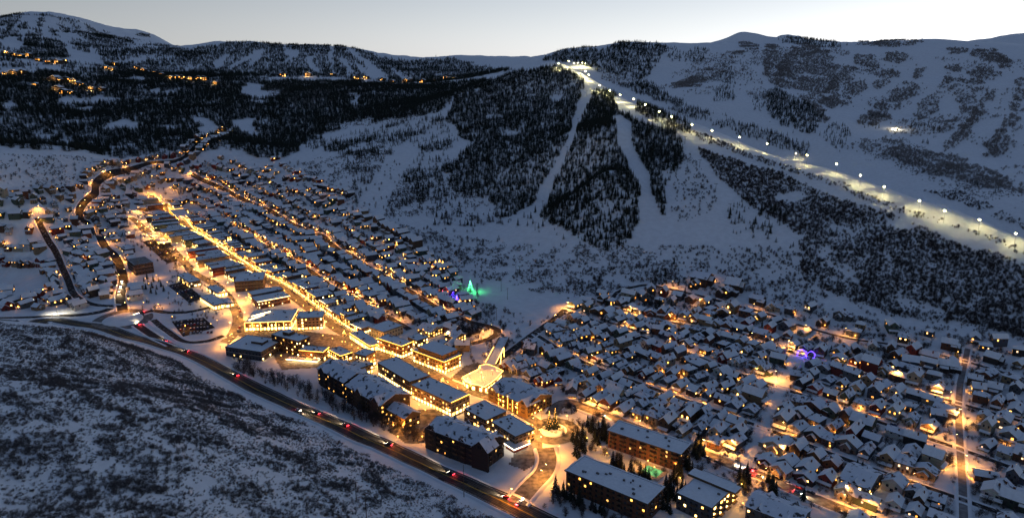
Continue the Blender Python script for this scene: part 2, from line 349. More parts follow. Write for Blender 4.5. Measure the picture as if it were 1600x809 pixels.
def scatter(poly, rmin, rmax, spacing, clump=0.0, cscale=40, holes=(), edge=3.0, hj=.4):
    """random ground points seen inside a pixel outline, between two distances"""
    xs = [p[0] for p in poly]; ys = [p[1] for p in poly]
    a = [float(azslope(x, y)[0]) for x in (min(xs), max(xs)) for y in (min(ys), max(ys))]; a0, a1 = min(a), max(a)
    n = int(0.5 * (rmax ** 2 - rmin ** 2) * (a1 - a0) / spacing ** 2)
    az = rng.uniform(a0, a1, n); r = np.sqrt(rng.uniform(rmin ** 2, rmax ** 2, n)); x = r * np.sin(az); y = r * np.cos(az); z = height(x, y)
    px, py = project(x, y, z)
    if edge: jx = (fbm(x / (edge * 12) + 50, y / (edge * 12), 3) - .5) * edge * 5; jy = (fbm(x / (edge * 12), y / (edge * 12) + 90, 3) - .5) * edge * 3
    else: jx = jy = 0
    k = inpoly(px + jx, py + jy, poly)
    for h in holes: k &= ~inpoly(px + jx * hj, py + jy * hj, h)
    if clump: k &= fbm(x / cscale + 31, y / cscale + 17, 3) > clump + rng.normal(0, .05, n)
    return np.stack([x[k], y[k], z[k]], 1)

# ------------------------------------------------------------------ forests
LIFTCUT = [(915,140),(922,145),(905,200),(885,245),(862,290),(842,345),(830,345),(845,300),(868,250),(893,200)]
RUN2 = [(958,185),(972,180),(983,188),(985,225),(1000,255),(1015,275),(1025,320),(1045,350),(1050,395),(990,395),(1002,350),(1003,300),(985,268),(962,225)]
PATCH_CUT = [(1055,205),(1080,235),(1110,285),(1140,325),(1150,345),(1100,385),(1070,390),(1095,350),(1128,330),(1085,270),(1050,215)]
C1 = [(918,146),(950,150),(978,178),(1000,190),(1045,200),(1062,245),(1050,280),(1042,330),(1046,356),(1005,352),(985,380),(958,388),(925,380),(895,360),(868,352),(842,345),(860,290),(885,240)]
C2 = [(700,160),(750,138),(800,118),(840,106),(868,101),(905,122),(915,145),(900,195),(880,230),(860,265),(838,318),(812,330),(785,335),(745,312),(705,300),(700,262),(735,228),(695,190)]
RUNL = [(535,350),(570,300),(605,245),(635,225),(660,232),(625,280),(605,320),(590,365)]
con_near = [scatter([(500,225),(600,190),(700,185),(720,300),(800,335),(800,385),(700,360),(600,300),(560,280)], 850, 1620, 5, 0.60, 70, [RUNL]), scatter(C1, 780, 1750, 3.4, 0.22, 45, [LIFTCUT, RUN2], 8, .35), scatter(C2, 900, 1800, 3.8, 0.27, 45, [LIFTCUT], 9, .3),
  scatter([(470,225),(560,195),(690,180),(720,230),(700,300),(800,335),(830,400),(720,380),(620,340),(560,330),(540,280)], 850, 1620, 10, 0.52, 45, [RUNL]),
  scatter([(800,330),(840,330),(960,385),(985,385),(960,420),(880,400),(800,380)], 700, 1100, 16, 0.50, 30),
  scatter([(1135,335),(1160,308),(1200,320),(1235,330),(1242,388),(1200,375),(1140,362)], 700, 1050, 7.5, 0.42, 25),
  scatter([(985,385),(1046,356),(1080,380),(1060,420),(1000,425)], 700, 1000, 26),
  scatter([(1030,420),(1048,408),(1075,430),(1080,480),(1040,480)], 600, 900, 13, 0.4, 20)]
belt = [(905,103),(935,118),(1000,150),(1060,178),(1120,200),(1200,228),(1260,246),(1265,228),(1200,205),(1130,180),(1080,165),(1000,128),(945,106)]
con_mid = [scatter(belt, 1200, 2400, 6.5, 0.42, 50), scatter([(905,95),(940,108),(1000,138),(1040,160),(1060,165),(1040,140),(960,100)], 1500, 2600, 9, 0.45, 60),
  scatter([(1000,160),(1050,185),(1080,200),(1075,208),(1040,200),(990,175)], 1000, 1500, 5.5, .3, 30),
  scatter([(1195,143),(1215,140),(1240,152),(1290,180),(1265,212),(1225,197),(1198,180)], 1600, 2900, 6.5, .2, 80),
  scatter([(1128,100),(1146,95),(1149,150),(1140,162),(1115,158)], 1900, 3000, 10, .36, 60),
  scatter([(1170,150),(1195,150),(1195,170),(1175,172)], 1900, 3000, 11, .36, 60),
  scatter([(1290,190),(1320,195),(1335,212),(1310,235),(1285,225)], 1500, 2400, 11, .42, 60), scatter([(1420,190),(1450,192),(1475,205),(1450,225),(1425,220)], 1500, 2300, 11, .42, 60),
  scatter([(1380,160),(1395,168),(1370,205),(1335,200)], 1600, 2600, 14, .45, 60),
  scatter([(1200,205),(1300,240),(1400,265),(1500,290),(1600,330),(1600,310),(1480,262),(1350,235),(1240,190)], 1300, 2300, 20, .55, 60)]
E = [(846,95),(880,78),(930,76),(965,67),(1035,70),(1042,76),(1030,98),(1008,124),(965,118),(935,112),(900,98)]
con_far = [scatter(E, 2200, 3500, 9, 0.25, 120, [[(930,72),(965,68),(935,82)]]),
  scatter([(1040,75),(1075,82),(1090,75),(1110,80),(1100,95),(1045,100)], 2300, 3600, 14, .46, 120), scatter([(1215,62),(1255,58),(1330,72),(1300,75),(1230,68)], 3000, 5600, 14, .3, 100)]
SNOW_F = [[(375,128),(412,132),(442,150),(412,162),(385,150)], [(90,152),(130,148),(180,150),(175,158),(130,165),(95,162)], [(118,170),(148,170),(145,178),(120,178)], [(170,122),(230,120),(235,128),(190,130)], [(0,160),(25,160),(20,168),(0,168)],
  [(190,190),(215,195),(205,205),(160,205),(165,198)], [(300,190),(330,185),(345,205),(320,215)], [(370,192),(400,188),(400,215),(380,210)],[(255,140),(275,140),(272,148),(255,147)], [(532,140),(550,142),(570,162),(555,160)], [(585,143),(600,148),(590,152)]]
FOR = [(-300,120),(0,118),(60,112),(150,118),(260,112),(340,120),(430,128),(520,128),(600,132),(700,128),(770,128),(720,160),(690,182),(560,192),(500,210),(460,238),(430,250),(380,240),(330,236),(250,248),(180,244),(130,242),(60,236),(0,232),(-300,240)]
con_far.append(scatter(FOR, 1350, 3000, 6.6, 0.24, 70, SNOW_F, 6, 1.3))
H = [(268,84),(340,70),(370,66),(450,71),(520,71),(560,79),(600,91),(650,97),(705,90),(760,106),(800,110),(770,128),(700,128),(600,128),(520,120),(430,120),(330,120)]
RUNS_H = [[(400,80),(416,75),(412,84),(366,107),(356,105)], [(440,80),(470,79),(466,88),(435,105),(425,108),(450,92)], [(478,88),(490,88),(492,102),(505,116),(490,114),(480,100)], [(516,71),(522,71),(522,118),(516,118)], [(528,90),(540,96),(558,118),(545,117)],
  [(538,76),(552,78),(575,95),(600,113),(612,127),(592,127),(578,110),(560,94)], [(548,92),(560,100),(600,122),(585,126),(560,110)], [(608,106),(616,108),(642,127),(630,127)], [(330,100),(352,85),(360,85),(340,108)], [(400,88),(412,86),(395,104),(385,106)]]
con_far.append(scatter(H, 2600, 4200, 10, 0.22, 150, RUNS_H, 3, .8))
G = [[(0,62),(25,58),(40,70),(30,80),(60,88),(100,95),(105,85),(80,78),(75,62),(55,60),(40,68),(28,50),(0,45)], [(45,45),(65,48),(60,75),(40,78),(38,62)], [(70,62),(88,60),(105,75),(108,90),(75,90)], [(108,62),(120,60),(145,70),(140,85),(118,78)],
  [(145,55),(165,50),(185,60),(250,72),(320,82),(290,100),(330,120),(230,112),(165,104),(155,85),(140,72)], [(0,30),(20,26),(14,40),(0,44)], [(30,40),(45,34),(40,48),(28,50)], [(85,26),(115,32),(118,40),(100,36)], [(104,44),(125,40),(150,62),(130,60)], [(0,75),(60,85),(110,100),(180,104),(260,112),(150,118),(0,105)], [(-300,60),(0,50),(0,110),(-300,115)],[(212,53),(232,54),(236,58),(216,57)]]
G += [strip([(0,29),(40,23),(80,25),(120,34),(150,47)], 1.6), [(20,32),(34,28),(22,44),(12,52),(4,54)], [(60,30),(70,28),(66,42),(58,46)], [(90,38),(104,36),(112,48),(104,56),(96,48)], [(128,38),(140,44),(160,54),(180,62),(160,60),(140,52)], [(76,44),(86,46),(92,58),(80,56)]]
for g_ in G: con_far.append(scatter(g_, 2700, 6400, 10.5, 0.3, 120))
con_near = np.vstack(con_near); con_mid = np.vstack(con_mid); con_far = np.vstack(con_far)
# bare deciduous woods
SL = [(1085,228),(1200,268),(1300,312),(1400,345),(1500,382),(1600,420),(1800,500),(1800,560),(1600,530),(1500,506),(1400,492),(1340,470),(1250,440),(1240,400),(1245,370),(1150,300),(1110,268)]
asp_near = [scatter(SL, 600, 1300, 2.4, 0.33, 45, (), 8), scatter([(1085,380),(1240,390),(1300,440),(1600,505),(1700,540),(1600,560),(1450,525),(1300,495),(1150,455)], 560, 950, 4.5, .47, 28), scatter([(1100,400),(1240,385),(1350,470),(1250,460),(1120,430)], 600, 950, 6.5, .42, 30),
  scatter([(760,140),(820,112),(868,104),(912,128),(905,150),(850,150),(770,165)], 1400, 1850, 5.5, .28, 60), scatter([(1045,205),(1062,215),(1120,300),(1115,330),(1060,350),(1046,330),(1055,260)], 850, 1400, 5.5, .36, 40),
  scatter(strip([(1040,193),(1100,217),(1200,256),(1300,288),(1400,325),(1500,357),(1600,393)], 4.5), 780, 1500, 3.6, .25, 30),
  scatter([(1100,193),(1200,226),(1300,253),(1400,287),(1500,318),(1600,360),(1600,345),(1500,298),(1400,270),(1280,238),(1180,208)], 800, 1500, 4.5, .36, 30),
  scatter([(560,330),(700,380),(800,400),(960,400),(1000,420),(960,440),(880,430),(780,425),(680,410),(590,372)], 700, 1200, 6.5, .53, 22),
  scatter([(470,250),(560,250),(620,260),(600,330),(540,345),(480,310)], 1000, 1500, 8, .54, 25), scatter([(0,240),(140,245),(230,262),(200,285),(120,300),(0,295)], 950, 1500, 7, .54, 30),
  scatter([(990,400),(1100,385),(1110,430),(1060,450),(1000,440)], 650, 950, 6.5, .5, 22), scatter([(820,400),(960,420),(970,450),(880,470),(820,440)], 650, 950, 8, .55, 18)]
# bushy deciduous strip over the dark upper left shoulder of the hill and canyon sides
asp_near.append(scatter([(430,200),(480,180),(540,165),(640,150),(690,160),(640,190),(540,200),(470,225)], 1300, 2100, 8, .42, 60))
blobs = [ell(1263,108,46,38,12), ell(1345,92,10,8), ell(1360,98,14,12,-40), ell(1400,90,17,9), ell(1385,121,22,13,-20), ell(1411,148,24,14,-35), ell(1335,141,20,13,-30), ell(1323,118,16,12,-30), ell(1438,117,11,6,-30), ell(1300,152,14,10,-30), ell(1365,182,28,15,-25),
  ell(1487,107,16,9,8), ell(1535,117,30,9,6), ell(1495,80,16,6), ell(1545,88,30,11,15), ell(1568,98,10,14), ell(1480,130,10,12,30), ell(1498,135,18,10,-50), ell(1520,135,22,9,-25), ell(1510,160,16,14,-30), ell(1450,165,26,14,-35), ell(1548,148,9,10), ell(1525,182,24,9,-45), ell(1505,212,26,9,-50), ell(1595,150,12,10), ell(1590,170,14,7), ell(1582,190,14,7,-35), ell(1560,228,26,14,-55), ell(1595,128,8,8), ell(1480,195,14,10,-30),
  ell(1225,120,11,26), ell(1100,120,40,9,-18), ell(1070,128,22,7,-20), ell(1145,85,18,5,-20), ell(1170,70,16,6), ell(1390,69,55,4,0), ell(1300,128,8,20,40), ell(1270,150,22,6,10)]
blobs += [strip([(1470,235),(1500,205),(1530,165),(1545,140)], 7), strip([(1540,245),(1562,215),(1575,195)], 10), [(1380,240),(1410,225),(1470,250),(1560,285),(1600,300),(1600,318),(1500,285),(1420,260)], [(1265,160),(1290,150),(1330,160),(1300,172)], [(1195,70),(1212,72),(1228,128),(1215,140),(1198,120)], [(1240,145),(1256,150),(1300,185),(1290,190)]]
asp_far = [scatter(b, 1500, 3600, 5.8, .32, 60, (), 5) for b in blobs]
asp_far += [scatter([(1090,85),(1200,75),(1600,90),(1600,330),(1400,262),(1200,195),(1030,135)], 1450, 3300, 11, .61, 110, (), 5), scatter([(1340,215),(1400,220),(1440,245),(1420,262),(1350,245)], 1300, 2300, 11, .52, 40), scatter([(1440,235),(1500,245),(1600,290),(1600,305),(1520,275),(1450,250)], 1300, 2300, 7, .3, 40),
  scatter([(940,112),(985,128),(975,140),(940,125)], 1500, 2700, 9, .3, 60), scatter([(400,130),(530,128),(560,150),(500,170),(440,160)], 1900, 2900, 10, .35, 60), scatter([(250,70),(320,80),(300,95),(255,85)], 3200, 4600, 13, .3, 90)]
asp_near = np.vstack(asp_near); asp_far = np.vstack(asp_far)
# scrub of the foreground hillside
SCR = [(-300,498),(0,505),(100,513),(195,536),(290,574),(395,630),(500,676),(600,724),(700,773),(790,816),(900,900),(-300,1050)]
CLEAR = [ell(130,640,40,6,15), ell(250,690,30,7,40), ell(640,790,60,7,-10), ell(20,600,30,5), ell(30,735,40,6), ell(440,690,40,5,12), ell(190,625,45,4,10)]
o1 = scatter(SCR, 150, 620, 1.8, .51, 9, CLEAR, 4); o2 = scatter(SCR, 150, 620, 1.6, .38, 6, (), 4); o3 = scatter([(-300,498),(0,505),(100,513),(195,536),(290,574),(380,620),(300,620),(180,575),(0,560),(-300,560)], 300, 620, 2.1, .38, 20, (), 2)
oak = np.vstack([o1, o2, o3])
brush = np.vstack([scatter([(560,330),(700,370),(800,380),(980,385),(1100,385),(1110,440),(1000,445),(960,455),(880,470),(780,440),(680,410),(590,372)], 650, 1200, 3.0, .48, 14), scatter([(0,240),(140,245),(230,262),(200,290),(120,305),(0,310)], 900, 1500, 4.2, .5, 22), scatter([(470,250),(600,230),(650,260),(800,340),(640,340),(540,345),(480,310)], 900, 1500, 3.8, .50, 20, [RUNL]), scatter([(1340,215),(1420,220),(1600,300),(1600,330),(1500,300),(1350,250)], 1200, 2200, 6, .5, 30)])
oaks = np.where(np.arange(len(oak)) < len(o1), 1.55, 0.85) * rng.uniform(.6, 1.35, len(oak)) * (0.65 + 0.8 * fbm(oak[:, 0] / 25 + 9, oak[:, 1] / 25, 2))
print('COUNTS', len(con_near), len(con_mid), len(con_far), len(asp_near), len(asp_far), len(oak))
def split300(pts, size, n):
    """the ones that show largest in the picture become things of their own"""
    px, py = project(pts[:, 0], pts[:, 1], pts[:, 2]); vis = (px > 5) & (px < 1595) & (py > 10) & (py < 805)
    s = np.where(vis, size / np.hypot(pts[:, 0], pts[:, 1]), 0); k = np.argsort(-s)[:n]; m = np.zeros(len(pts), bool); m[k] = True; return m
cs = 4.2 + 7.8 * rng.random(len(con_near)) ** 1.7; cm = split300(con_near, cs, 230)
def add_tree(name, p, s, crown, trunk, label, cat, group, wid=1.0, crown_name='crown'):
    e = empty(name, p, random.uniform(0, 6.28)); e.scale = (s * wid, s * wid, s)
    c = link(crown_name, crown, e); t = link('trunk', trunk, e); tag(e, label, cat, group); return e
for p, s in zip(con_near[cm], cs[cm]):
    x, _ = project(*p); lab = 'dark conifer standing on the snowy lower slope of the ski hill' if x < 830 else ('dark conifer at the foot of the dense forest below the lift cut' if x < 1010 else 'dark conifer on the slope right of the open ski run')
    add_tree('conifer_tree', (p[0], p[1], p[2] - .3), s, random.choice(CONIF), CTRUNK, lab, 'conifer', 'conifers on the ski hill')
scatter_object('conifer_forest', con_near[~cm] - (0, 0, .3), cs[~cm], 'conlo', CONLO, 'dense dark conifer forest covering the ski hill', 'forest', 1.35)
scatter_object('conifer_belt', con_mid - (0, 0, .3), rng.uniform(6, 13, len(con_mid)), 'conlo', CONLO, 'belts of dark conifers behind the lit run and on the right ski mountain', 'forest', 1.15)
scatter_object('distant_conifer_forest', con_far - (0, 0, .3), rng.uniform(8, 14, len(con_far)), 'conlo', CONLO, 'dark conifer forest over the far left valley and distant mountains', 'forest', 1.6)
scatter_object('bare_woodland', asp_near - (0, 0, .3), rng.uniform(1.9, 4.8, len(asp_near)), 'asp', ASP, 'bare grey deciduous woods and bushes on the ski hill slopes', 'woodland', 1.7)
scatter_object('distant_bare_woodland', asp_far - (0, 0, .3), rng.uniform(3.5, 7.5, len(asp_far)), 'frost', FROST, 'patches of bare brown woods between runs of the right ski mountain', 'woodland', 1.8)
om = split300(oak, oaks, 260)
for p, s in zip(oak[om], oaks[om]):
    e = link('scrub_bush', random.choice(OAK), None, (p[0], p[1], p[2] - .1), random.uniform(0, 6.28), (s * 1.5, s * 1.5, s))
    tag(e, 'bare grey scrub bush on the snowy foreground hillside', 'bush', 'scrub bushes on the foreground hillside')
scatter_object('hillside_scrub', oak[~om] - (0, 0, .1), oaks[~om], 'oak', OAK, 'bare grey scrub covering the snowy foreground hillside', 'scrub', 1.5)
scatter_object('hillside_brush', brush - (0, 0, .1), rng.uniform(1.2, 2.8, len(brush)), 'oak', OAK, 'low bare brush dotting the snowy slopes around the town', 'brush', 1.5)
print('COUNTS2', len(brush))

# ------------------------------------------------------------------ mesh collector
class MB:
    def __init__(s): s.v = []; s.f = []; s.m = []
    def face(s, pts, m=0):
        n = len(s.v); s.v.extend([tuple(p) for p in pts]); s.f.append(tuple(range(n, n + len(pts)))); s.m.append(m)
    def box(s, x0, x1, y0, y1, z0, z1, m=0, top=None):
        a = [(x0, y0, z0), (x1, y0, z0), (x1, y1, z0), (x0, y1, z0), (x0, y0, z1), (x1, y0, z1), (x1, y1, z1), (x0, y1, z1)]
        for k, q in enumerate([(0, 3, 2, 1), (4, 5, 6, 7), (0, 1, 5, 4), (1, 2, 6, 5), (2, 3, 7, 6), (3, 0, 4, 7)]): s.face([a[i] for i in q], top if (top is not None and k == 1) else m)
    def prism(s, poly, z0, z1, m=0, top=None):
        s.face([(x, y, z1) for x, y in poly], m if top is None else top); s.face([(x, y, z0) for x, y in reversed(poly)], m)
        for i in range(len(poly)):
            a = poly[i]; b = poly[(i + 1) % len(poly)]; s.face([(*a, z0), (*b, z0), (*b, z1), (*a, z1)], m)
    def gable(s, w, d, ze, zr, ov=0.5, t=0.35, y0=None, y1=None, x0=None, mt=0, mb=1):
        """gable roof, ridge along y: two thick slabs, snow on top (mt), boards below (mb)"""
        y0 = -d / 2 - ov if y0 is None else y0; y1 = d / 2 + ov if y1 is None else y1; xc = x0 or 0; h = w / 2; sl = (zr - ze) / h; e = h + ov; zo = ze - sl * ov
        for sg in (-1, 1):
            a = [(xc, y0, zr), (xc + sg * e, y0, zo), (xc + sg * e, y1, zo), (xc, y1, zr)]; b = [(x, y, z + t) for x, y, z in a]
            if sg < 0: a = a[::-1]; b = b[::-1]
            s.face(b, mt); s.face(a[::-1], mb)
            for i in range(4):
                j = (i + 1) % 4; s.face([a[i], a[j], b[j], b[i]], mb if i % 2 else mt)
    def tube(s, pts, r0, r1=None, n=5, m=0):
        r1 = r0 if r1 is None else r1; rings = []
        for i, p in enumerate(pts):
            p = np.array(p, float); d = np.array(pts[min(i + 1, len(pts) - 1)], float) - np.array(pts[max(i - 1, 0)], float); d /= np.linalg.norm(d) + 1e-9
            u = np.cross(d, (0.3, 0.9, 0.2)); u /= np.linalg.norm(u); w = np.cross(d, u); r = r0 + (r1 - r0) * i / max(1, len(pts) - 1)
            rings.append([p + r * (math.cos(6.283 * k / n) * u + math.sin(6.283 * k / n) * w) for k in range(n)])
        for a, b in zip(rings, rings[1:]):
            for k in range(n): s.face([a[k], a[(k + 1) % n], b[(k + 1) % n], b[k]], m)
        s.face(rings[0][::-1], m); s.face(rings[-1], m)
    def mesh(s, name, mats):
        me = bpy.data.meshes.new(name); me.from_pydata(s.v, [], s.f)
        for m in mats: me.materials.append(MATS[m] if isinstance(m, str) else m)
        me.polygons.foreach_set('material_index', np.array(s.m, np.int32)); return me
    def put(s, name, mats, parent=None): return link(name, s.mesh(name, mats), parent)
def setmat(o, slot, m):
    sl_ = o.material_slots[slot]; sl_.link = 'OBJECT'; sl_.material = MATS[m] if isinstance(m, str) else m

# ------------------------------------------------------------------ roads
def resample(P, step, smooth=True):
    P = np.asarray(P, float)[:, :2]
    if smooth and len(P) > 2:
        Q = []
        E_ = np.vstack([2 * P[0] - P[1], P, 2 * P[-1] - P[-2]])
        for i in range(1, len(E_) - 2):
            p0, p1, p2, p3 = E_[i - 1:i + 3]
            for t in np.linspace(0, 1, 12, endpoint=False): Q.append(0.5 * (2 * p1 + (p2 - p0) * t + (2 * p0 - 5 * p1 + 4 * p2 - p3) * t * t + (3 * p1 - p0 - 3 * p2 + p3) * t ** 3))
        Q.append(P[-1]); P = np.array(Q)
    d = np.concatenate([[0], np.cumsum(np.hypot(*np.diff(P, axis=0).T))]); n = max(2, int(d[-1] / step) + 1); t = np.linspace(0, d[-1], n)
    return np.stack([np.interp(t, d, P[:, 0]), np.interp(t, d, P[:, 1])], 1)
def normals2(L):
    d = np.gradient(L, axis=0); d /= np.linalg.norm(d, axis=1, keepdims=True) + 1e-9; return np.stack([-d[:, 1], d[:, 0]], 1)
def offset_line(L, o): return L + normals2(L) * o
road_n = [0]; ROADS = {}
def sheet(L, offs, zs, name, mats, parent=None, midx=None, ref=None):
    """cross-section swept along a ground line; every point draped on the terrain"""
    N = normals2(L); k = len(offs); V_ = []
    for i, p in enumerate(L):
        for o, z in zip(offs, zs):
            q = p + N[i] * o; V_.append((q[0], q[1], z))
    V_ = np.array(V_); V_[:, 2] += height(V_[:, 0], V_[:, 1])
    f = [(i * k + j, (i + 1) * k + j, (i + 1) * k + j + 1, i * k + j + 1) for i in range(len(L) - 1) for j in range(k - 1)]
    me = mesh_np(name, V_, np.array(f)[:, ::-1], mats, smooth=True)
    return link(name, me, parent)
mat('yellowpaint', (0.55, 0.40, 0.06), 0.7); mat('whitepaint', (0.75, 0.75, 0.72), 0.7)
mat('wheeltrack', (0.075, 0.073, 0.072), 0.7, 0.3, 0.2); mat('slush', (0.22, 0.21, 0.21), 0.8, 0.3, 0.3)
def road(name, px, w, bank=0.7, surf='asphalt', smooth=True, pts=None, marks=False, closed=False):
    L = resample(gl(px) if pts is None else pts, 4.0, smooth); road_n[0] += 1; zo = 0.22 + 0.012 * road_n[0]
    o = sheet(L, [-w / 2, -w / 4, 0, w / 4, w / 2], [zo, zo + .03, zo + .05, zo + .03, zo], name, [surf]); tag(o, kind='structure')
    if bank:
        for s in (-1, 1):
            b = w / 2 + 0.1; of = np.array([b - .3, b + .2, b + .9, b + 1.8, b + 2.6]); z = [zo - .1, zo + bank * .7, zo + bank, zo + bank * .5, 0.02]
            V_ = sheet(L, s * of, z, 'snow_bank', ['snow'], o)
            if s > 0: V_.data.flip_normals()
    if marks:
        for of in (-6.1, -4.4, -2.9, -1.3, 1.3, 2.9, 4.4, 6.1): sheet(L, [of - .3, of + .3], [zo + .065, zo + .065], 'wheel_track', ['wheeltrack'], o)
        for of, m, wd in ((-.25, 'yellowpaint', .14), (.25, 'yellowpaint', .14), (-w / 2 + 1.6, 'whitepaint', .14), (w / 2 - 1.6, 'whitepaint', .14)):
            sheet(L, [of - wd, of + wd], [zo + .075, zo + .075], 'lane_marking', [m], o)
    ROADS[name] = L; return o
hl = HW_PX[2:]
road('highway', hl, 17.5, 0.9, marks=True)
road('main_street', [(236,306),(247,316),(267,335),(292,356),(317,374),(341,389),(357,401),(381,417),(397,428),(437,448),(464,467),(483,481),(514,504),(535,518),(560,530),(592,544),(614,552),(638,567),(666,581),(700,597)], 12, 0, surf='streetsurface')
road('park_avenue', [(300,272),(350,296),(400,321),(440,341),(480,362),(520,384),(545,397),(570,414),(600,431),(640,455),(680,479),(720,498),(750,507),(768,511),(777,517),(772,526),(750,534),(728,538),(700,533)], 8, 0.6, surf='lanesurface')
road('middle_street', [(370,355),(400,376),(440,398),(480,420),(520,449),(550,464),(600,492),(640,515)], 7, 0.5, surf='lanesurface')
road('back_alley', [(205,340),(218,351),(233,364),(252,376),(270,391),(289,411),(305,428),(330,441),(350,457),(365,478),(372,500),(364,522),(352,535)], 10, 0, surf='streetsurface')
road('north_road', [(192,486),(188,462),(193,440),(188,418),(178,398),(160,378),(143,362),(128,345),(124,331),(132,316),(148,303),(150,288),(165,275),(200,266),(235,255),(300,235),(350,205)], 10, 0.6)
road('side_lane', [(58,340),(75,375),(90,400),(105,435),(115,459),(130,470),(150,477),(186,479)], 7, 0.8, surf='lanesurface')
road('left_road', [(0,497),(50,496),(90,494),(130,492),(160,487),(176,481)], 9, 0.5, surf='lanesurface')
cA = ground(192, 500)
def ring(c, r0, w, name, rise=.35):
    t = np.linspace(0, 2 * math.pi, 61); L = np.stack([c[0] + r0 * np.cos(t), c[1] + r0 * np.sin(t)], 1)
    road_n[0] += 1; zo = 0.25 + 0.012 * road_n[0]
    o = sheet(L, [-w / 2, 0, w / 2], [zo] * 3, name, ['streetsurface']); tag(o, kind='structure')
    n = r0 - w / 2; a = np.linspace(0, 2 * math.pi, 49)[:-1]; V_ = [(c[0], c[1], zo + 1.1)]; F_ = []
    for k, (fr, z) in enumerate([(.5, .95), (.85, .7), (.98, .45), (1.0, -.1)]): V_ += [(c[0] + n * fr * math.cos(t), c[1] + n * fr * math.sin(t), zo + z) for t in a]
    V_ = np.array(V_); V_[:, 2] += height(V_[:, 0], V_[:, 1])
    me = bpy.data.meshes.new('island'); F_ = [(0, 1 + i, 1 + (i + 1) % 48) for i in range(48)] + [(1 + k * 48 + i, 1 + (k + 1) * 48 + i, 1 + (k + 1) * 48 + (i + 1) % 48, 1 + k * 48 + (i + 1) % 48) for k in range(3) for i in range(48)]
    me.from_pydata(V_.tolist(), [], F_); me.materials.append(MATS['snow']); me.polygons.foreach_set('use_smooth', [True] * len(F_)); link('snowy_island', me, o); return o
rA = 0.5 * np.linalg.norm((ground(222, 500) - ground(162, 500))[:2]); ring(cA, rA + 4.5, 9, 'traffic_circle')
cB = ground(865, 673); rB = 0.5 * np.linalg.norm((ground(886, 673) - ground(844, 673))[:2]); ring(cB, rB + 4.5, 9, 'roundabout')
road('circle_exit', [(222,490),(240,486),(265,489),(300,487),(335,478),(352,468)], 7, 0.5, surf='lanesurface')
road('circle_link', [(215,508),(232,520),(250,531),(270,541)], 8, 0.5)
road('lot_access', [(240,500),(258,515),(285,533),(320,534),(350,525)], 6, 0.6, surf='lanesurface')
road('station_road', [(852,700),(856,718),(850,738),(832,757),(806,786)], 11.5, 0.7, surf='streetsurface')
road('plaza_road', [(700,597),(742,614),(775,625),(808,642),(838,660)], 9, 0.4, surf='streetsurface')
road('lower_avenue', [(862,648),(872,634),(890,629),(920,640),(980,663),(1040,686),(1090,705),(1130,721),(1160,734),(1200,748),(1250,770),(1300,790),(1360,814),(1450,850)], 10, 0.6, surf='streetsurface')
road('link_street', [(756,585),(775,565),(800,548),(830,525),(858,505),(884,484)], 8, 0.5, surf='lanesurface')
ST = {'hillside_lane': [(955,470),(965,457),(990,449),(1020,447),(1090,462),(1150,478),(1200,491),(1260,512),(1330,530),(1400,540),(1500,563),(1600,592),(1700,620)],
 'upper_lane': [(930,478),(1000,497),(1060,506),(1130,521),(1190,537),(1275,564),(1350,588),(1440,614),(1520,637),(1600,660),(1700,690)],
 'middle_lane': [(884,486),(960,512),(1050,543),(1150,582),(1195,598),(1265,622),(1345,650),(1430,679),(1500,702),(1600,738),(1700,772)],
 'lower_lane': [(836,522),(900,561),(1000,600),(1100,636),(1200,672),(1310,714),(1400,746),(1500,780),(1600,815),(1700,850)]}
for k, v_ in ST.items(): road(k, v_, 4.8, 0.45, surf='lanesurface')
road('cross_lane', [(1512,545),(1500,600),(1497,640),(1500,702),(1504,760),(1506,830)], 4.5, 0.4, surf='slush', smooth=False)
road('snowy_cross_lane', [(1245,556),(1222,605),(1198,655),(1180,700),(1160,733)], 9, 0.4, surf='snow', smooth=False)

def paving(name, px, m='streetsurface', cell=1.5, zo=.16):
    P = gl(px)[:, :2]; x0, y0 = P.min(0); x1, y1 = P.max(0); gx, gy = np.meshgrid(np.arange(x0, x1, cell), np.arange(y0, y1, cell), indexing='ij'); k = inpoly(gx.ravel() + cell / 2, gy.ravel() + cell / 2, P.tolist()); X = gx.ravel()[k]; Y = gy.ravel()[k]; n = len(X)
    V_ = np.stack([np.stack([X + a, Y + b], 1) for a, b in ((0, 0), (cell, 0), (cell, cell), (0, cell))], 1).reshape(-1, 2); V_ = np.column_stack([V_, height(V_[:, 0], V_[:, 1]) + zo])
    tag(link(name, mesh_np(name, V_, np.arange(4 * n).reshape(-1, 4), [m])), kind='structure')
paving('courtyard_paving', [(606,672),(628,655),(655,640),(705,640),(670,662),(664,692),(632,692)]); paving('plaza_paving', [(690,604),(725,572),(745,566),(795,580),(808,606),(775,622),(738,616)])
paving('hotel_forecourt', [(370,522),(380,500),(460,515),(540,525),(580,550),(540,572),(440,578),(425,550)]); paving('shop_forecourt', [(540,525),(600,545),(660,575),(650,590),(590,560),(560,570),(540,550)])
paving('lodge_drive', [(800,680),(835,668),(846,690),(850,715),(820,735),(795,725),(808,700)])

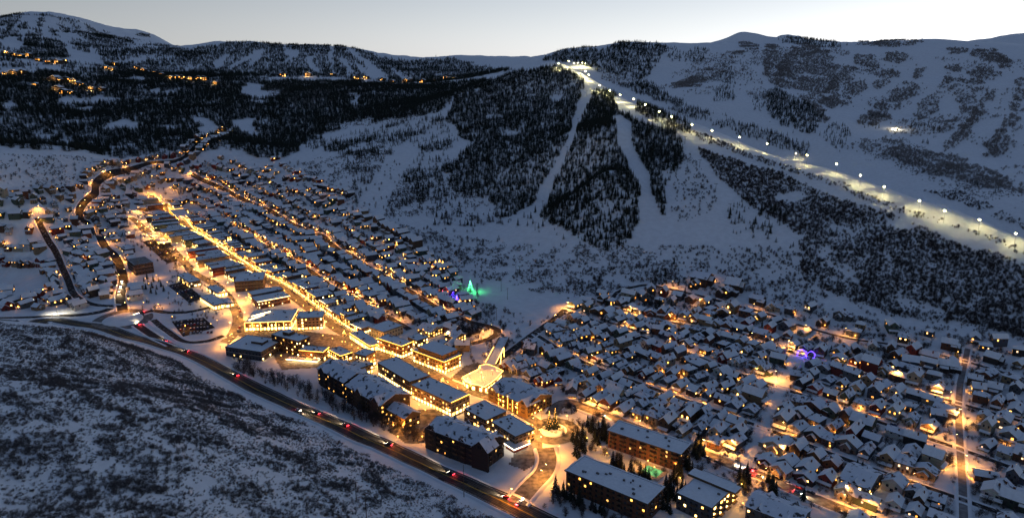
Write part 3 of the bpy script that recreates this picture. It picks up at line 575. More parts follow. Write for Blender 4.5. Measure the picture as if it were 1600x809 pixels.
# ------------------------------------------------------------------ building kit
WC = {'brick': (0.20, 0.085, 0.05), 'tan': (0.34, 0.24, 0.14), 'brown': (0.13, 0.085, 0.055), 'dark': (0.055, 0.045, 0.042), 'red': (0.22, 0.045, 0.035), 'grey': (0.16, 0.165, 0.17), 'blue': (0.09, 0.115, 0.16),
 'cream': (0.45, 0.40, 0.30), 'white': (0.60, 0.60, 0.58), 'green': (0.09, 0.13, 0.10), 'ochre': (0.36, 0.22, 0.08), 'slate': (0.10, 0.105, 0.12)}
WNAME = {'brick': 'red brick', 'tan': 'tan', 'brown': 'brown', 'dark': 'dark timber', 'red': 'dark red', 'grey': 'grey', 'blue': 'blue grey', 'cream': 'cream', 'white': 'white', 'green': 'green grey', 'ochre': 'ochre', 'slate': 'slate grey'}
def wallmat(c):
    if 'wall_' + c in MATS: return MATS['wall_' + c]
    m = mat('wall_' + c, WC[c], 0.85, 0.0); n = m.node_tree.nodes; L = m.node_tree.links; b = n['Principled BSDF']
    tc = n.new('ShaderNodeTexCoord'); br = n.new('ShaderNodeTexBrick'); br.inputs['Scale'].default_value = 1.0; br.inputs['Brick Width'].default_value = 1.6; br.inputs['Row Height'].default_value = 0.28; br.inputs['Mortar Size'].default_value = 0.03
    mp = n.new('ShaderNodeMapping'); mp.inputs['Rotation'].default_value = (R(90), 0, 0); ns = n.new('ShaderNodeTexNoise'); ns.inputs['Scale'].default_value = 0.7
    L.new(tc.outputs['Object'], mp.inputs[0]); L.new(mp.outputs[0], br.inputs['Vector']); L.new(tc.outputs['Object'], ns.inputs['Vector'])
    c_ = WC[c]; br.inputs['Color1'].default_value = (*[x * 1.1 for x in c_], 1); br.inputs['Color2'].default_value = (*[x * .85 for x in c_], 1); br.inputs['Mortar'].default_value = (*[x * .6 for x in c_], 1)
    mx = n.new('ShaderNodeMix'); mx.data_type = 'RGBA'; mx.blend_type = 'MULTIPLY'; mx.inputs[0].default_value = .5; L.new(br.outputs[0], mx.inputs[6]); L.new(ns.outputs['Color'], mx.inputs[7]); L.new(mx.outputs[2], b.inputs['Base Color'])
    return m
for c in WC: wallmat(c)
mat('trim', (0.05, 0.045, 0.04), 0.8); mat('lighttrim', (0.5, 0.47, 0.42), 0.8); mat('metal', (0.12, 0.12, 0.125), 0.5, metal=0.6); mat('wood', (0.10, 0.065, 0.04), 0.85, 0.2, 2)
mat('glassdark', (0.02, 0.025, 0.035), 0.15, spec=0.6)
LIT = []
for i, (c, s) in enumerate([((1, .46, .09), 2.6), ((1, .52, .13), 3.4), ((1, .60, .20), 2.2), ((1, .42, .07), 1.6), ((1, .66, .32), 1.1), ((1, .50, .12), 0.7), ((1, .66, .22), 5.0)]): LIT.append(mat('windowlit%d' % i, (.3, .25, .15), .4, emit=c, strength=s))
mat('bulb', (1, .9, .6), .4, emit=(1, .44, .08), strength=4); mat('bulbgold', (1, .8, .3), .4, emit=(1, .40, .04), strength=3.6); mat('bulbwhite', (1, 1, .9), .4, emit=(1, .60, .22), strength=4.5)
mat('bulbpink', (1, .3, .4), .4, emit=(1, .12, .22), strength=8); mat('bulbblue', (.2, .1, 1), .4, emit=(.10, .04, 1), strength=9); mat('bulbgreen', (.2, 1, .3), .4, emit=(.08, 1, .28), strength=8); mat('bulbred', (1, .1, .05), .4, emit=(1, .05, .03), strength=8)
mat('bulbrun', (1, 1, .9), .4, emit=(1, .80, .32), strength=45); mat('bulbsodium', (1, .7, .3), .4, emit=(1, .55, .15), strength=30)
def mk_window():
    b = MB(); b.box(-.5, .5, -.06, .02, 0, 1, 0); b.face([(-.40, -.062, .08), (.40, -.062, .08), (.40, -.062, .92), (-.40, -.062, .92)], 1)
    b.box(-.03, .03, -.09, -.063, .08, .92, 0); return b.mesh('window', ['trim', 'glassdark'])
WIN = mk_window()
def mk_door():
    b = MB(); b.box(-.5, .5, -.08, .02, 0, 1, 0); b.face([(-.3, -.083, .55), (.3, -.083, .55), (.3, -.083, .9), (-.3, -.083, .9)], 1); return b.mesh('door', ['wood', 'glassdark'])
DOOR = mk_door()
split = [True]                                                  # near, large windows: frame with its pane as a sub-part
b = MB(); b.box(-.5, .5, -.06, .02, 0, 1, 0); b.box(-.03, .03, -.09, -.063, .08, .92, 0); WINF = b.mesh('window', ['trim']); b = MB(); b.face([(-.40, -.064, .08), (.40, -.064, .08), (.40, -.064, .92), (-.40, -.064, .92)]); PANE = b.mesh('pane', ['glassdark'])
def window(parent, x, y, z, w, h, rz, lit=None, name='window', me=None):
    if split[0] and me is None:
        o = link(name, WINF, parent, (x, y, z), rz, (w, 1, h)); q = link('pane', PANE, o)
        if lit is not None: setmat(q, 0, lit)
        return o
    o = link(name, me or WIN, parent, (x, y, z), rz, (w, 1, h))
    if lit is not None: setmat(o, 1, lit)
    return o
def litmat(p=0.5, hot=None):
    if random.random() > p: return None
    return random.choice(hot or LIT)
def string_line(parent, pts, m='bulb', r=0.14, name='string_lights'):
    b = MB()
    for p, q in zip(pts, pts[1:]): b.tube([p, q], r, r, 4)
    return b.put(name, [m], parent)
NOGO = []            # plan rectangles of big buildings, for keeping houses and trees off them
def frame(c0, c1, c2, h):
    a, b, c = ground(*c0, h), ground(*c1, h), ground(*c2, h); u = (b - a)[:2]; lu = np.linalg.norm(u); u /= lu; v = np.array([-u[1], u[0]]); d = float((c - b)[:2] @ v)
    if d < 0: a, b = b, a; u = -u; v = -v; d = -d
    m = (a[:2] + b[:2]) / 2 + v * d / 2; zb = min(height(*(m + sx * u * lu / 2 + sy * v * d / 2)) for sx in (-1, 1) for sy in (-1, 1)); NOGO.append((m, u, lu / 2, d / 2)); return (m[0], m[1], float(zb)), math.atan2(u[1], u[0]), lu, d
def facade(e, W_, D_, h, floors, lit, bay=3.2, ww=1.5, wh=1.6, sides=('f', 'r', 'l', 'b'), z0_=1.0, hot=None, shop=0.0, shopmat=None):
    """windows of each wall, storey by storey"""
    fh = (h - .8) / floors
    for s in sides:
        Ln = W_ if s in 'fb' else D_; n = max(1, min(14, int(Ln / bay))); st = Ln / n
        for k in range(floors):
            for i in range(n):
                t = -Ln / 2 + st * (i + .5); zz = z0_ + k * fh
                w_, h_ = ww, min(wh, fh * .62)
                if shop and k == 0: w_, h_, L_ = st * .8, fh * .72, (shopmat or random.choice(LIT[:3]))
                else: L_ = litmat(lit, hot)
                if shop and k == 0 and random.random() > shop: L_ = None
                x, y, rz = {'f': (t, -D_ / 2, 0), 'b': (-t, D_ / 2, math.pi), 'r': (W_ / 2, t, math.pi / 2), 'l': (-W_ / 2, -t, -math.pi / 2)}[s]
                window(e, x, y, zz, w_, h_, rz, L_)
BALC = MB(); BALC.box(-1.5, 1.5, -1.3, 0, -.15, 0, 0, 1); BALC.box(-1.5, 1.5, -1.3, -1.22, 0, 1.0)
for s_ in (-1.5, 1.42): BALC.box(s_, s_ + .08, -1.22, 0, 0, 1.0)
BALC = BALC.mesh('balcony', ['wood', 'roofsnow'])
def dress(e, W_, D_, h, floors, balc=False, band=True):
    fh = (h - .8) / floors
    if band:
        for k in range(1, floors):
            b = MB(); z = k * fh + .55; b.box(-W_ / 2 - .12, W_ / 2 + .12, -D_ / 2 - .12, D_ / 2 + .12, z, z + .22); b.put('floor_band', ['lighttrim' if not balc else 'wood'], e)
    if balc:
        for k in range(1, floors):
            n = max(2, int(W_ / 6.4))
            for i in range(n): link('balcony', BALC, e, (-W_ / 2 + W_ * (i + .5) / n, -D_ / 2 - .13, .9 + k * fh), 0)
            n = max(1, int(D_ / 7))
            for i in range(n): link('balcony', BALC, e, (W_ / 2 + .13, -D_ / 2 + D_ * (i + .5) / n, .9 + k * fh), math.pi / 2)
def flat_building(name, label, cat, c, h, wall, floors=3, lit=.4, eave=None, vents=4, hot=None, shop=0, fr=None, group=None, snowm='roofsnow', edges='fr', sides=('f', 'r', 'l', 'b'), bay=3.2, pent=None, over=0):
    loc, rz, W_, D_ = fr or frame(*c, h); e = empty(name, loc, rz); tag(e, label, cat, group)
    b = MB(); b.box(-W_ / 2, W_ / 2, -D_ / 2, D_ / 2, -2.5, h - .35); b.put('wall', [wallmat(wall)], e)
    p = MB(); t = .35; o_ = over or .12
    for x0, x1, y0, y1 in ((-W_ / 2 - o_, W_ / 2 + o_, -D_ / 2 - o_, -D_ / 2 + t), (-W_ / 2 - o_, W_ / 2 + o_, D_ / 2 - t, D_ / 2 + o_), (-W_ / 2 - o_, -W_ / 2 + t, -D_ / 2 + t, D_ / 2 - t), (W_ / 2 - t, W_ / 2 + o_, -D_ / 2 + t, D_ / 2 - t)): p.box(x0, x1, y0, y1, h - .6, h + .15, 0, 1)
    p.put('parapet', ['trim', 'roofsnow'], e)
    s = MB(); s.box(-W_ / 2 + t, W_ / 2 - t, -D_ / 2 + t, D_ / 2 - t, h - .34, h - .05); ro = s.put('snowy_roof', [snowm], e)
    for _ in range(vents):
        x = random.uniform(-.4, .4) * W_; y = random.uniform(-.38, .38) * D_; q = random.uniform(.4, .9); v_ = MB(); v_.box(x - q, x + q, y - q * .7, y + q * .7, h - .1, h + random.uniform(.5, 1.1), 0); v_.put('roof_vent', ['metal'], ro)
    facade(e, W_, D_, h, floors, lit, sides=sides, hot=hot, shop=shop, bay=bay)
    dress(e, W_, D_, h, floors, name in ('apartment_block', 'dark_block', 'condominium'))
    if eave:
        P4 = {'f': [(-W_ / 2 - .2, -D_ / 2 - .2, h + .25), (W_ / 2 + .2, -D_ / 2 - .2, h + .25)], 'r': [(W_ / 2 + .2, -D_ / 2 - .2, h + .25), (W_ / 2 + .2, D_ / 2 + .2, h + .25)], 'l': [(-W_ / 2 - .2, D_ / 2 + .2, h + .25), (-W_ / 2 - .2, -D_ / 2 - .2, h + .25)]}
        for k in edges: string_line(e, P4[k], eave)
    if pent:
        x, y, w_, d_, hh = pent; q = MB(); q.box(x * W_ - w_ / 2, x * W_ + w_ / 2, y * D_ - d_ / 2, y * D_ + d_ / 2, h - .1, h + hh, 0, 1); q.put('penthouse', [wallmat('brown'), 'roofsnow'], e)
    return e, W_, D_
def gable_building(name, label, cat, c, h, wall, floors=3, lit=.2, pitch=.45, dormers=0, ends=(), ridge='x', eave=None, group=None, hot=None, fr=None, roofm='patchysnow', flat=.0):
    """long roof with ridge along the front (x), optional cross gables (dormers, ends)"""
    loc, rz, W_, D_ = fr or frame(*c, h); e = empty(name, loc, rz); tag(e, label, cat, group); zr = h + pitch * D_ / 2
    b = MB(); b.box(-W_ / 2, W_ / 2, -D_ / 2, D_ / 2, -2.5, h)
    for sg in (-1, 1):
        x = sg * W_ / 2; tri = [(x, -D_ / 2, h), (x, D_ / 2, h), (x, 0, zr)]; b.face(tri if sg > 0 else tri[::-1])
    b.put('wall', [wallmat(wall)], e)
    r = MB(); r.gable(D_, W_, h, zr, .7, .4); r.v = [(y, -x, z) for x, y, z in r.v]; r.put('snowy_roof', [roofm, 'trim'], e)
    facade(e, W_, D_, h, floors, lit, hot=hot); dress(e, W_, D_, h, floors, 'lodge' in name)
    def cross(x, w_, zt, out, fr_=-1, nm='cross_gable', wz=h):
        g = MB(); y0 = fr_ * (D_ / 2 + out); zr2 = wz + zt
        g.gable(w_, 1, wz, zr2, .4, .3, min(y0 + fr_ * .4, 0), max(y0 + fr_ * .4, 0), x); g.put(nm, [roofm, 'trim'], e)
        q = MB(); y_in = 0; a = [(x - w_ / 2, y0), (x + w_ / 2, y0)]
        q.face([(a[0][0], y0, wz - .2), (a[1][0], y0, wz - .2), (x, y0, zr2)] if fr_ < 0 else [(a[1][0], y0, wz - .2), (a[0][0], y0, wz - .2), (x, y0, zr2)])
        if out > .2: q.box(x - w_ / 2, x + w_ / 2, min(y0, fr_ * D_ / 2 + .01 * fr_), max(y0, fr_ * D_ / 2 + .01 * fr_), -2.5, wz - .2)
        q.put('gable_wall', [wallmat(wall)], e); window(e, x, y0 + .0, wz + .2, w_ * .3, zt * .5, 0 if fr_ < 0 else math.pi, litmat(lit))
        return y0, zr2
    for i in range(dormers):
        x = -W_ / 2 + W_ * (i + .5) / dormers
        for fr_ in (-1, 1): cross(x + random.uniform(-.4, .4), min(4.6, W_ / dormers * .7), min(2.3, pitch * D_ / 2 * .8), .3, fr_)
    for (x, w_, zt, out) in ends: cross(x * W_, w_, zt, out)
    if eave:
        string_line(e, [(-W_ / 2 - .7, -D_ / 2 - .8, h - .1), (W_ / 2 + .7, -D_ / 2 - .8, h - .1)], eave); string_line(e, [(W_ / 2 + .8, -D_ / 2 - .7, h - .1), (W_ / 2 + .8, 0, zr + .4), (W_ / 2 + .8, D_ / 2 + .7, h - .1)], eave)
    return e, W_, D_
GOLD = LIT[:2] + [LIT[3]]
FB, GB = flat_building, gable_building
FB('shop_block', 'flat roofed brown block edged in white string lights above the glowing hotel', 'building', ((402,472),(453,462),(437,454)), 8, 'brick', 2, .3, 'bulbwhite', edges='f')
e, W_, D_ = FB('hotel', 'long low hotel outlined in pinkish lights with glowing arches', 'hotel', ((382,504),(455,502),(447,480)), 9, 'ochre', 2, .5, 'bulb', shop=1, vents=8)
for i in range(7): string_line(e, [(-W_ / 2 + W_ * i / 6, -D_ / 2 - .3, .5), (-W_ / 2 + W_ * i / 6, -D_ / 2 - .3, 9)], 'bulb')
string_line(e, [(-W_ * .45, 0, 9.4), (-W_ * .1, D_ * .35, 9.4)], 'bulbwhite', .3); string_line(e, [(-W_ * .45, -D_ * .3, 9.4), (-W_ * .2, D_ * .1, 9.4)], 'bulbwhite', .3)
FB('brick_hotel', 'tan brick hotel with rows of square windows at the main street corner', 'hotel', ((463,497),(504,494),(489,484)), 13, 'tan', 4, .3, vents=3, shop=1)
FB('dark_block', 'dark timber block with snowy stepped roof above the glowing terrace', 'building', ((424,522),(466,531),(492,525)), 15, 'dark', 4, .4, pent=(-.1, .1, 8, 7, 3))
e, W_, D_ = FB('terrace_building', 'low orange brick building with white glowing terrace awning', 'building', ((467,547),(505,549),(525,542)), 9, 'brick', 2, .3, 'bulbgold', shop=.6)
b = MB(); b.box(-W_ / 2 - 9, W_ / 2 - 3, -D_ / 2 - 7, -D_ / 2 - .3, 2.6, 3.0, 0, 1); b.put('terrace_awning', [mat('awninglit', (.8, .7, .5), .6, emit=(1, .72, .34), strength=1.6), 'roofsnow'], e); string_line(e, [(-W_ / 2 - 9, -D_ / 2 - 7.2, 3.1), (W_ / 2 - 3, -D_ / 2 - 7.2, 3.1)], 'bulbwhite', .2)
FB('low_block', 'low snow covered block beside the parking lot and glowing hotel', 'building', ((352,541),(408,549),(412,527)), 9, 'slate', 2, .1, pent=(.1, .1, 12, 8, 2), vents=6)
FB('square_window_block', 'pale flat roofed block with square windows and clean snow roof', 'building', ((576,510),(599,518.5),(635,509)), 9, 'cream', 2, .2, vents=2)
FB('corner_shops', 'lit flat roofed corner shops facing the tan brick hotel', 'building', ((546,520),(578,541),(590,531)), 6.5, 'tan', 1, .5, 'bulbgold', shop=1, vents=4)
FB('gold_edged_block', 'snow roofed brick block with gold string light eaves and glowing ground floor', 'building', ((589,528),(627.5,541),(649,535)), 12, 'brick', 3, .4, 'bulbgold', shop=1, vents=4)
FB('orange_hotel', 'large orange lit hotel with set back top storey beside the plaza', 'hotel', ((645,547.5),(694,565),(724,555)), 11, 'ochre', 3, .35, 'bulbgold', shop=1, vents=0, pent=(0, .06, 30, 18, 4.2))
FB('glowing_shop', 'narrow glowing three storey shop between dark gabled lodge and lower main street', 'building', ((554,551),(571,556),(592,549)), 13, 'tan', 3, .5, hot=GOLD, shop=1, vents=2)
FB('long_snow_roof_block', 'long block with plain snow roof along lower main street', 'building', ((590,566),(640,596),(670,584)), 12, 'brown', 3, .45, vents=3, shop=.9)
FB('courtyard_block', 'snow roofed block with gold string eaves above the lit courtyard', 'building', ((643,600),(705,629),(737,617)), 12, 'tan', 3, .5, 'bulbgold', edges='r', vents=9, shop=1)
FB('plaza_edge_block', 'snow roofed block with dark roof vents next to the plaza road', 'building', ((725,637),(759,656),(791,641)), 10, 'brown', 3, .3, vents=9, shop=.4)
e, W_, D_ = FB('corner_block', 'snow roofed corner block with white lit canopy above red wall at the roundabout', 'building', ((768,658),(805,680),(829,663)), 10, 'tan', 3, .3, vents=7, shop=.5)
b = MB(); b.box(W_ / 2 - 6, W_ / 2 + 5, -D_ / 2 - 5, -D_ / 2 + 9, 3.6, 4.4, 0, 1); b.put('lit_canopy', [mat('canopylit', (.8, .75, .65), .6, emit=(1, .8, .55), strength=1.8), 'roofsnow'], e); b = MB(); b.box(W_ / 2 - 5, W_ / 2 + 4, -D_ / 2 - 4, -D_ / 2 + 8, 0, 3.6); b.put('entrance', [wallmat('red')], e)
GB('dark_lodge', 'long dark lodge with dormered snow roof and tall end gable beside the highway', 'lodge', ((668,669),(757,701),(785,679)), 15, 'dark', 4, .15, .42, 4, [(.44, 13, 6, 1.5), (-.44, 10, 4, .6)], hot=[LIT[5], LIT[3]])
GB('dark_lodge', 'dark gabled lodge with small dormers and green lit end wall', 'lodge', ((496,574),(537,597),(568,579)), 14, 'dark', 4, .17, .36, 3, [(-.3, 8, 3.6, .8)], hot=[LIT[5], LIT[3]])
GB('dark_lodge', 'dark lodge with three tall cross gables between dormered lodge and white sloping roof', 'lodge', ((540,601),(594,629),(626,607)), 14, 'brown', 4, .2, .36, 2, [(.38, 10, 5, 1), (-.1, 8, 4, .8)], hot=[LIT[5], LIT[3]])
GB('sloping_roof_hall', 'hall with big plain white sloping roof beside the lit courtyard', 'building', ((600,634),(632,653),(653,642)), 9, 'ochre', 2, .4, .5, 0, hot=GOLD)
e, W_, D_ = GB('gold_lit_lodge', 'many gabled lodge outlined in gold string lights beside the plaza road', 'lodge', ((765,607),(824,634),(862,615)), 10, 'ochre', 3, .45, .35, 3, [(.4, 9, 4, 1), (-.4, 9, 4, 1)], 'bulb', hot=GOLD)
for i in range(9): string_line(e, [(-W_ / 2 + W_ * i / 8, -D_ / 2 - .3, .5), (-W_ / 2 + W_ * i / 8, -D_ / 2 - .3, 9.5)], 'bulbgold', .16)
FB('apartment_block', 'long brick apartment block with clean snow roof beside the lower avenue', 'apartment block', ((951,671),(1063,708),(1078,692)), 13, 'brick', 4, .12, vents=8, over=.9, hot=[LIT[3], LIT[5]])
FB('apartment_block', 'long brick apartment block with clean snow roof beside the highway and pool', 'apartment block', ((885,733),(1011,785),(1033,757)), 14, 'brick', 4, .10, vents=11, over=.9, hot=[LIT[3], LIT[5]])
e, W_, D_ = FB('condominium', 'snow roofed condominium with lit orange balconies at one end', 'building', ((1058,768),(1112,793),(1148,752)), 11, 'slate', 3, .2, vents=4, pent=(0, .25, 30, 8, 1.5))
for k in range(3):
    for i in range(4): b = MB(); y = -D_ / 2 + D_ * (i + .5) / 4; b.box(W_ / 2, W_ / 2 + 1.8, y - 2.2, y + 2.2, 1 + 3.2 * k, 1.3 + 3.2 * k); b.put('balcony', ['wood'], e)
for k in range(3):
    for i in range(4): window(e, W_ / 2 + .05, -D_ / 2 + D_ * (i + .5) / 4, 1.4 + 3.2 * k, 3.2, 2.0, math.pi / 2, LIT[(i + k) % 3])
GB('snowy_lodge', 'wide snow roofed lodge below the lower avenue with a fir beside it', 'lodge', ((1166,790),(1250,822),(1272,797)), 8, 'slate', 2, .25, .35, 2)
GB('snowy_lodge', 'large white snow roofed house with skylight at the lower lane', 'lodge', ((1312,746),(1358,764),(1370,735)), 7, 'grey', 2, .25, .35, 1)
FB('parking_deck', 'plain brown windowless block with dark sunken roof beside the north road', 'building', ((198,403),(210,414),(240,410)), 13, 'brown', 3, .02, vents=2, snowm='slush')
FB('gold_lit_hall', 'snow roofed hall outlined in gold lights at the top of main street', 'building', ((264,327),(283,335),(305,333)), 10, 'ochre', 2, .6, 'bulbgold', edges='frl', shop=1, vents=0)
FB('brown_block', 'brown brick block with snow roof between back alley and main street', 'building', ((366,440),(411,437),(392,425)), 12, 'brown', 3, .05, vents=5)
FB('transit_hall', 'low snow roofed transit hall with glowing yellow side below the parking terraces', 'building', ((312,461),(334,477),(346,466)), 6, 'ochre', 1, .9, shop=1, vents=2)
FB('transit_hall', 'small snow roofed kiosk hall beside the curving back alley', 'building', ((338,463),(352,475),(362,468)), 5, 'tan', 1, .9, shop=1, vents=1)

FB('back_alley_block', 'small flat roofed block on the outer side of the orange back alley', 'building', ((276,428),(296,441),(308,434)), 7, 'tan', 2, .4, shop=.5, vents=2)
FB('back_alley_block', 'long low roof beside the upper car park and orange back alley', 'building', ((228,362),(252,380),(262,374)), 5, 'brown', 1, .4, shop=.4, vents=3)
FB('station_block', 'low dark block between the terraces and the curving back alley', 'building', ((322,446),(340,458),(350,451)), 6, 'brick', 1, .5, shop=.6, vents=2)
FB('road_block', 'low snow roofed block between north road and windowless block', 'building', ((178,376),(196,390),(206,384)), 6, 'slate', 2, .2, vents=3)
GB('canyon_lodge', 'broad snow roofed lodge just above the gold lit hall', 'lodge', ((255,305),(285,314),(296,307)), 8, 'brown', 2, .35, .3, 1)
FB('canyon_block', 'flat roofed block across main street from the gold lit hall', 'building', ((222,325),(240,333),(250,327)), 8, 'tan', 2, .5, shop=.7, vents=2)

FB('corner_cafe', 'small snow roofed cafe between glowing terrace building and narrow glowing shop', 'building', ((513,546),(532,556),(548,549)), 7, 'brown', 2, .5, 'bulbgold', shop=1, vents=2)
FB('infill_block', 'snow roofed infill block behind the green lit lodge', 'building', ((545,566),(562,575),(582,566)), 9, 'tan', 2, .5, shop=1, vents=2)
FB('infill_block', 'narrow snow roofed block between pale square window block and orange hotel', 'building', ((637,526),(652,532),(668,525)), 7, 'brown', 2, .5, shop=.8, vents=2)
GB('infill_lodge', 'small gabled lodge uphill of the pale square window block', 'lodge', ((652,512),(672,519),(688,510)), 6, 'cream', 2, .6, .4, 1, hot=GOLD)
GB('infill_lodge', 'small gabled lodge with glowing front inside the hairpin of the upper avenue', 'lodge', ((695,522),(712,528),(724,520)), 6, 'ochre', 2, .7, .4, 1, hot=GOLD)

split[0] = False

# ------------------------------------------------------------------ houses
ORD = ['first', 'second', 'third', 'fourth', 'fifth', 'sixth', 'seventh', 'eighth', 'ninth', 'tenth', 'eleventh', 'twelfth', 'thirteenth', 'fourteenth', 'fifteenth', 'sixteenth', 'seventeenth', 'eighteenth', 'nineteenth']
def ordinal(n):
    if n < 19: return ORD[n]
    t = ['twent', 'thirt', 'fort', 'fift', 'sixt', 'sevent', 'eight', 'ninet'][(n + 1) // 10 - 2]; u = (n + 1) % 10
    return t + 'ieth' if u == 0 else t + 'y-' + ORD[u - 1]
def house_kit(kind):
    """(part name, mesh, loc) list plus window spots; front at -y, ridge along y"""
    w, d, h, zr = {'gabled': (8, 11.5, 5.6, 8.8), 'porched': (7.4, 12, 5.0, 8.0), 'winged': (8, 11, 5.4, 8.4), 'hipped': (9, 10, 5.2, 7.6), 'tall': (7.2, 12.5, 7.6, 10.8), 'broad': (11, 10, 5.0, 8.2)}[kind]
    P_ = []; b = MB(); b.box(-w / 2, w / 2, -d / 2, d / 2, -3, h)
    if kind != 'hipped':
        for sg in (-1, 1):
            y = sg * d / 2; t = [(-w / 2, y, h), (w / 2, y, h), (0, y, zr)]; b.face(t if sg < 0 else t[::-1])
    P_.append(('wall', b.mesh('wall', ['trim'])))
    r = MB()
    if kind == 'hipped':
        e = .6; k = w * .5; A = [(-w / 2 - e, -d / 2 - e, h), (w / 2 + e, -d / 2 - e, h), (w / 2 + e, d / 2 + e, h), (-w / 2 - e, d / 2 + e, h)]; T = [(0, -d / 2 + k * .8, zr + .3), (0, d / 2 - k * .8, zr + .3)]; U = [(x, y, z + .35) for x, y, z in A]
        r.face([U[0], U[1], T[0]]); r.face([U[1], U[2], T[1], T[0]]); r.face([U[2], U[3], T[1]]); r.face([U[3], U[0], T[0], T[1]])
        for i in range(4): r.face([A[i], A[(i + 1) % 4], U[(i + 1) % 4], U[i]], 1)
        r.face(A[::-1], 1)
    else: r.gable(w, d, h, zr, .55, .35)
    P_.append(('roof', r.mesh('roof', ['roofsnow', 'trim'])))
    if kind in ('porched', 'gabled', 'tall'):
        p = MB(); p.face([(-w / 2 - .2, -d / 2 - 2.4, 2.7), (w / 2 + .2, -d / 2 - 2.4, 2.7), (w / 2 + .2, -d / 2 - .01, 3.5), (-w / 2 - .2, -d / 2 - .01, 3.5)], 0); p.box(-w / 2 - .2, w / 2 + .2, -d / 2 - 2.4, -d / 2 - .02, 2.4, 2.65, 1)
        for x in (-w / 2 + .1, -w / 6, w / 6, w / 2 - .1): p.box(x - .1, x + .1, -d / 2 - 2.3, -d / 2 - 2.1, -2, 2.4, 1)
        P_.append(('porch', p.mesh('porch', ['roofsnow', 'lighttrim'])))
    if kind in ('winged', 'broad'):
        q = MB(); x = -w / 2 if kind == 'winged' else 0; ww = 5; q.gable(ww, 4, h - 1.6, h + .9, .35, .3, -d / 2 - 2.6, -d / 2 + 4, x + (1.5 if kind == 'winged' else 0)); P_.append(('wing_roof', q.mesh('wing_roof', ['roofsnow', 'trim'])))
        x += 1.5 if kind == 'winged' else 0
        q = MB(); q.box(x - ww / 2, x + ww / 2, -d / 2 - 2.2, -d / 2 - .01, -3, h - 1.6); q.face([(x - ww / 2, -d / 2 - 2.2, h - 1.6), (x + ww / 2, -d / 2 - 2.2, h - 1.6), (x, -d / 2 - 2.2, h + .9)]); P_.append(('wing', q.mesh('wing', ['trim'])))
    c = MB(); c.box(1.2, 2.0, 1, 1.8, zr - 2.4, zr + 1.0, 0, 1); P_.append(('chimney', c.mesh('chimney', [wallmat('brick'), 'roofsnow'])))
    yf = -d / 2 - (2.2 if kind in ('winged', 'broad') else 0)
    W_ = [(-w * .24, -d / 2, h - 2.2, 1.3, 1.5, 0), (w * .24, -d / 2, h - 2.2, 1.3, 1.5, 0), (w * .27, -d / 2, .9, 1.5, 1.5, 0), (-w * .27, -d / 2 if kind not in ('winged', 'broad') else yf, .9, 1.6, 1.5, 0), (w / 2, -d * .2, h - 2.4, 1.2, 1.4, math.pi / 2), (w / 2, d * .2, h - 2.4, 1.2, 1.4, math.pi / 2), (-w / 2, d * .1, h - 2.4, 1.2, 1.4, -math.pi / 2), (-w * .2, d / 2, h - 2.3, 1.4, 1.5, math.pi), (w * .22, d / 2, h - 2.3, 1.4, 1.5, math.pi), (0, d / 2, .9, 1.8, 1.6, math.pi)]
    if kind == 'broad': W_[0] = (-w * .36, -d / 2, h - 2.2, 1.3, 1.5, 0); W_[3] = (0, yf, .9, 1.8, 1.6, 0)
    return P_, W_, (0 if kind not in ('broad', 'winged') else w * .32, -d / 2, w, d)
KITS = {k: house_kit(k) for k in ('gabled', 'porched', 'winged', 'hipped', 'tall', 'broad')}
PORCH = bpy.data.lights.new('porch_glow', 'POINT'); PORCH.energy = 230; PORCH.color = (1, .36, .06); PORCH.shadow_soft_size = .25
PORCHB = MB(); PORCHB.box(-.16, .16, -.16, .16, -.16, .16); PORCHM = PORCHB.mesh('porch_lamp', ['bulb'])
HPOS = []; HOUSES = []
def mk_ext(w, d, h):
    b = MB(); b.box(0, w, -d / 2, d / 2, -3, h - .6); r = MB(); r.face([(-.02, -d / 2 - .4, h + .5), (w + .5, -d / 2 - .4, h - .5), (w + .5, d / 2 + .4, h - .5), (-.02, d / 2 + .4, h + .5)][::-1], 1); r.face([(-.02, -d / 2 - .4, h + .85), (w + .5, -d / 2 - .4, h - .15), (w + .5, d / 2 + .4, h - .15), (-.02, d / 2 + .4, h + .85)], 0); r.face([(w + .5, -d / 2 - .4, h - .5), (w + .5, d / 2 + .4, h - .5), (w + .5, d / 2 + .4, h - .15), (w + .5, -d / 2 - .4, h - .15)], 1); r.face([(-.02, -d / 2 - .4, h + .5), (w + .5, -d / 2 - .4, h - .5), (w + .5, -d / 2 - .4, h - .15), (-.02, -d / 2 - .4, h + .85)], 1); r.face([(-.02, d / 2 + .4, h + .5), (-.02, d / 2 + .4, h + .85), (w + .5, d / 2 + .4, h - .15), (w + .5, d / 2 + .4, h - .5)], 1)
    return b.mesh('extension', ['trim']), r.mesh('lean_to_roof', ['roofsnow', 'trim'])
EXTS = [mk_ext(2.6, 6, 3.2), mk_ext(3.4, 4.5, 4.0)]
HLIT = [mat('houselit%d' % i, (.3, .25, .15), .4, emit=c, strength=k) for i, (c, k) in enumerate([((1, .36, .05), 2.2), ((1, .42, .07), 3.0), ((1, .50, .14), 1.6), ((1, .34, .04), 1.2), ((1, .40, .08), .6), ((1, .46, .10), 4.5), ((1, .62, .34), .8)])]
roadpts = np.vstack([ROADS[k] for k in ROADS]); 
from collections import defaultdict
RCELL = defaultdict(list)
for q in roadpts: RCELL[(int(q[0] // 20), int(q[1] // 20))].append(q)
HCELL = defaultdict(list); hdone = [0]
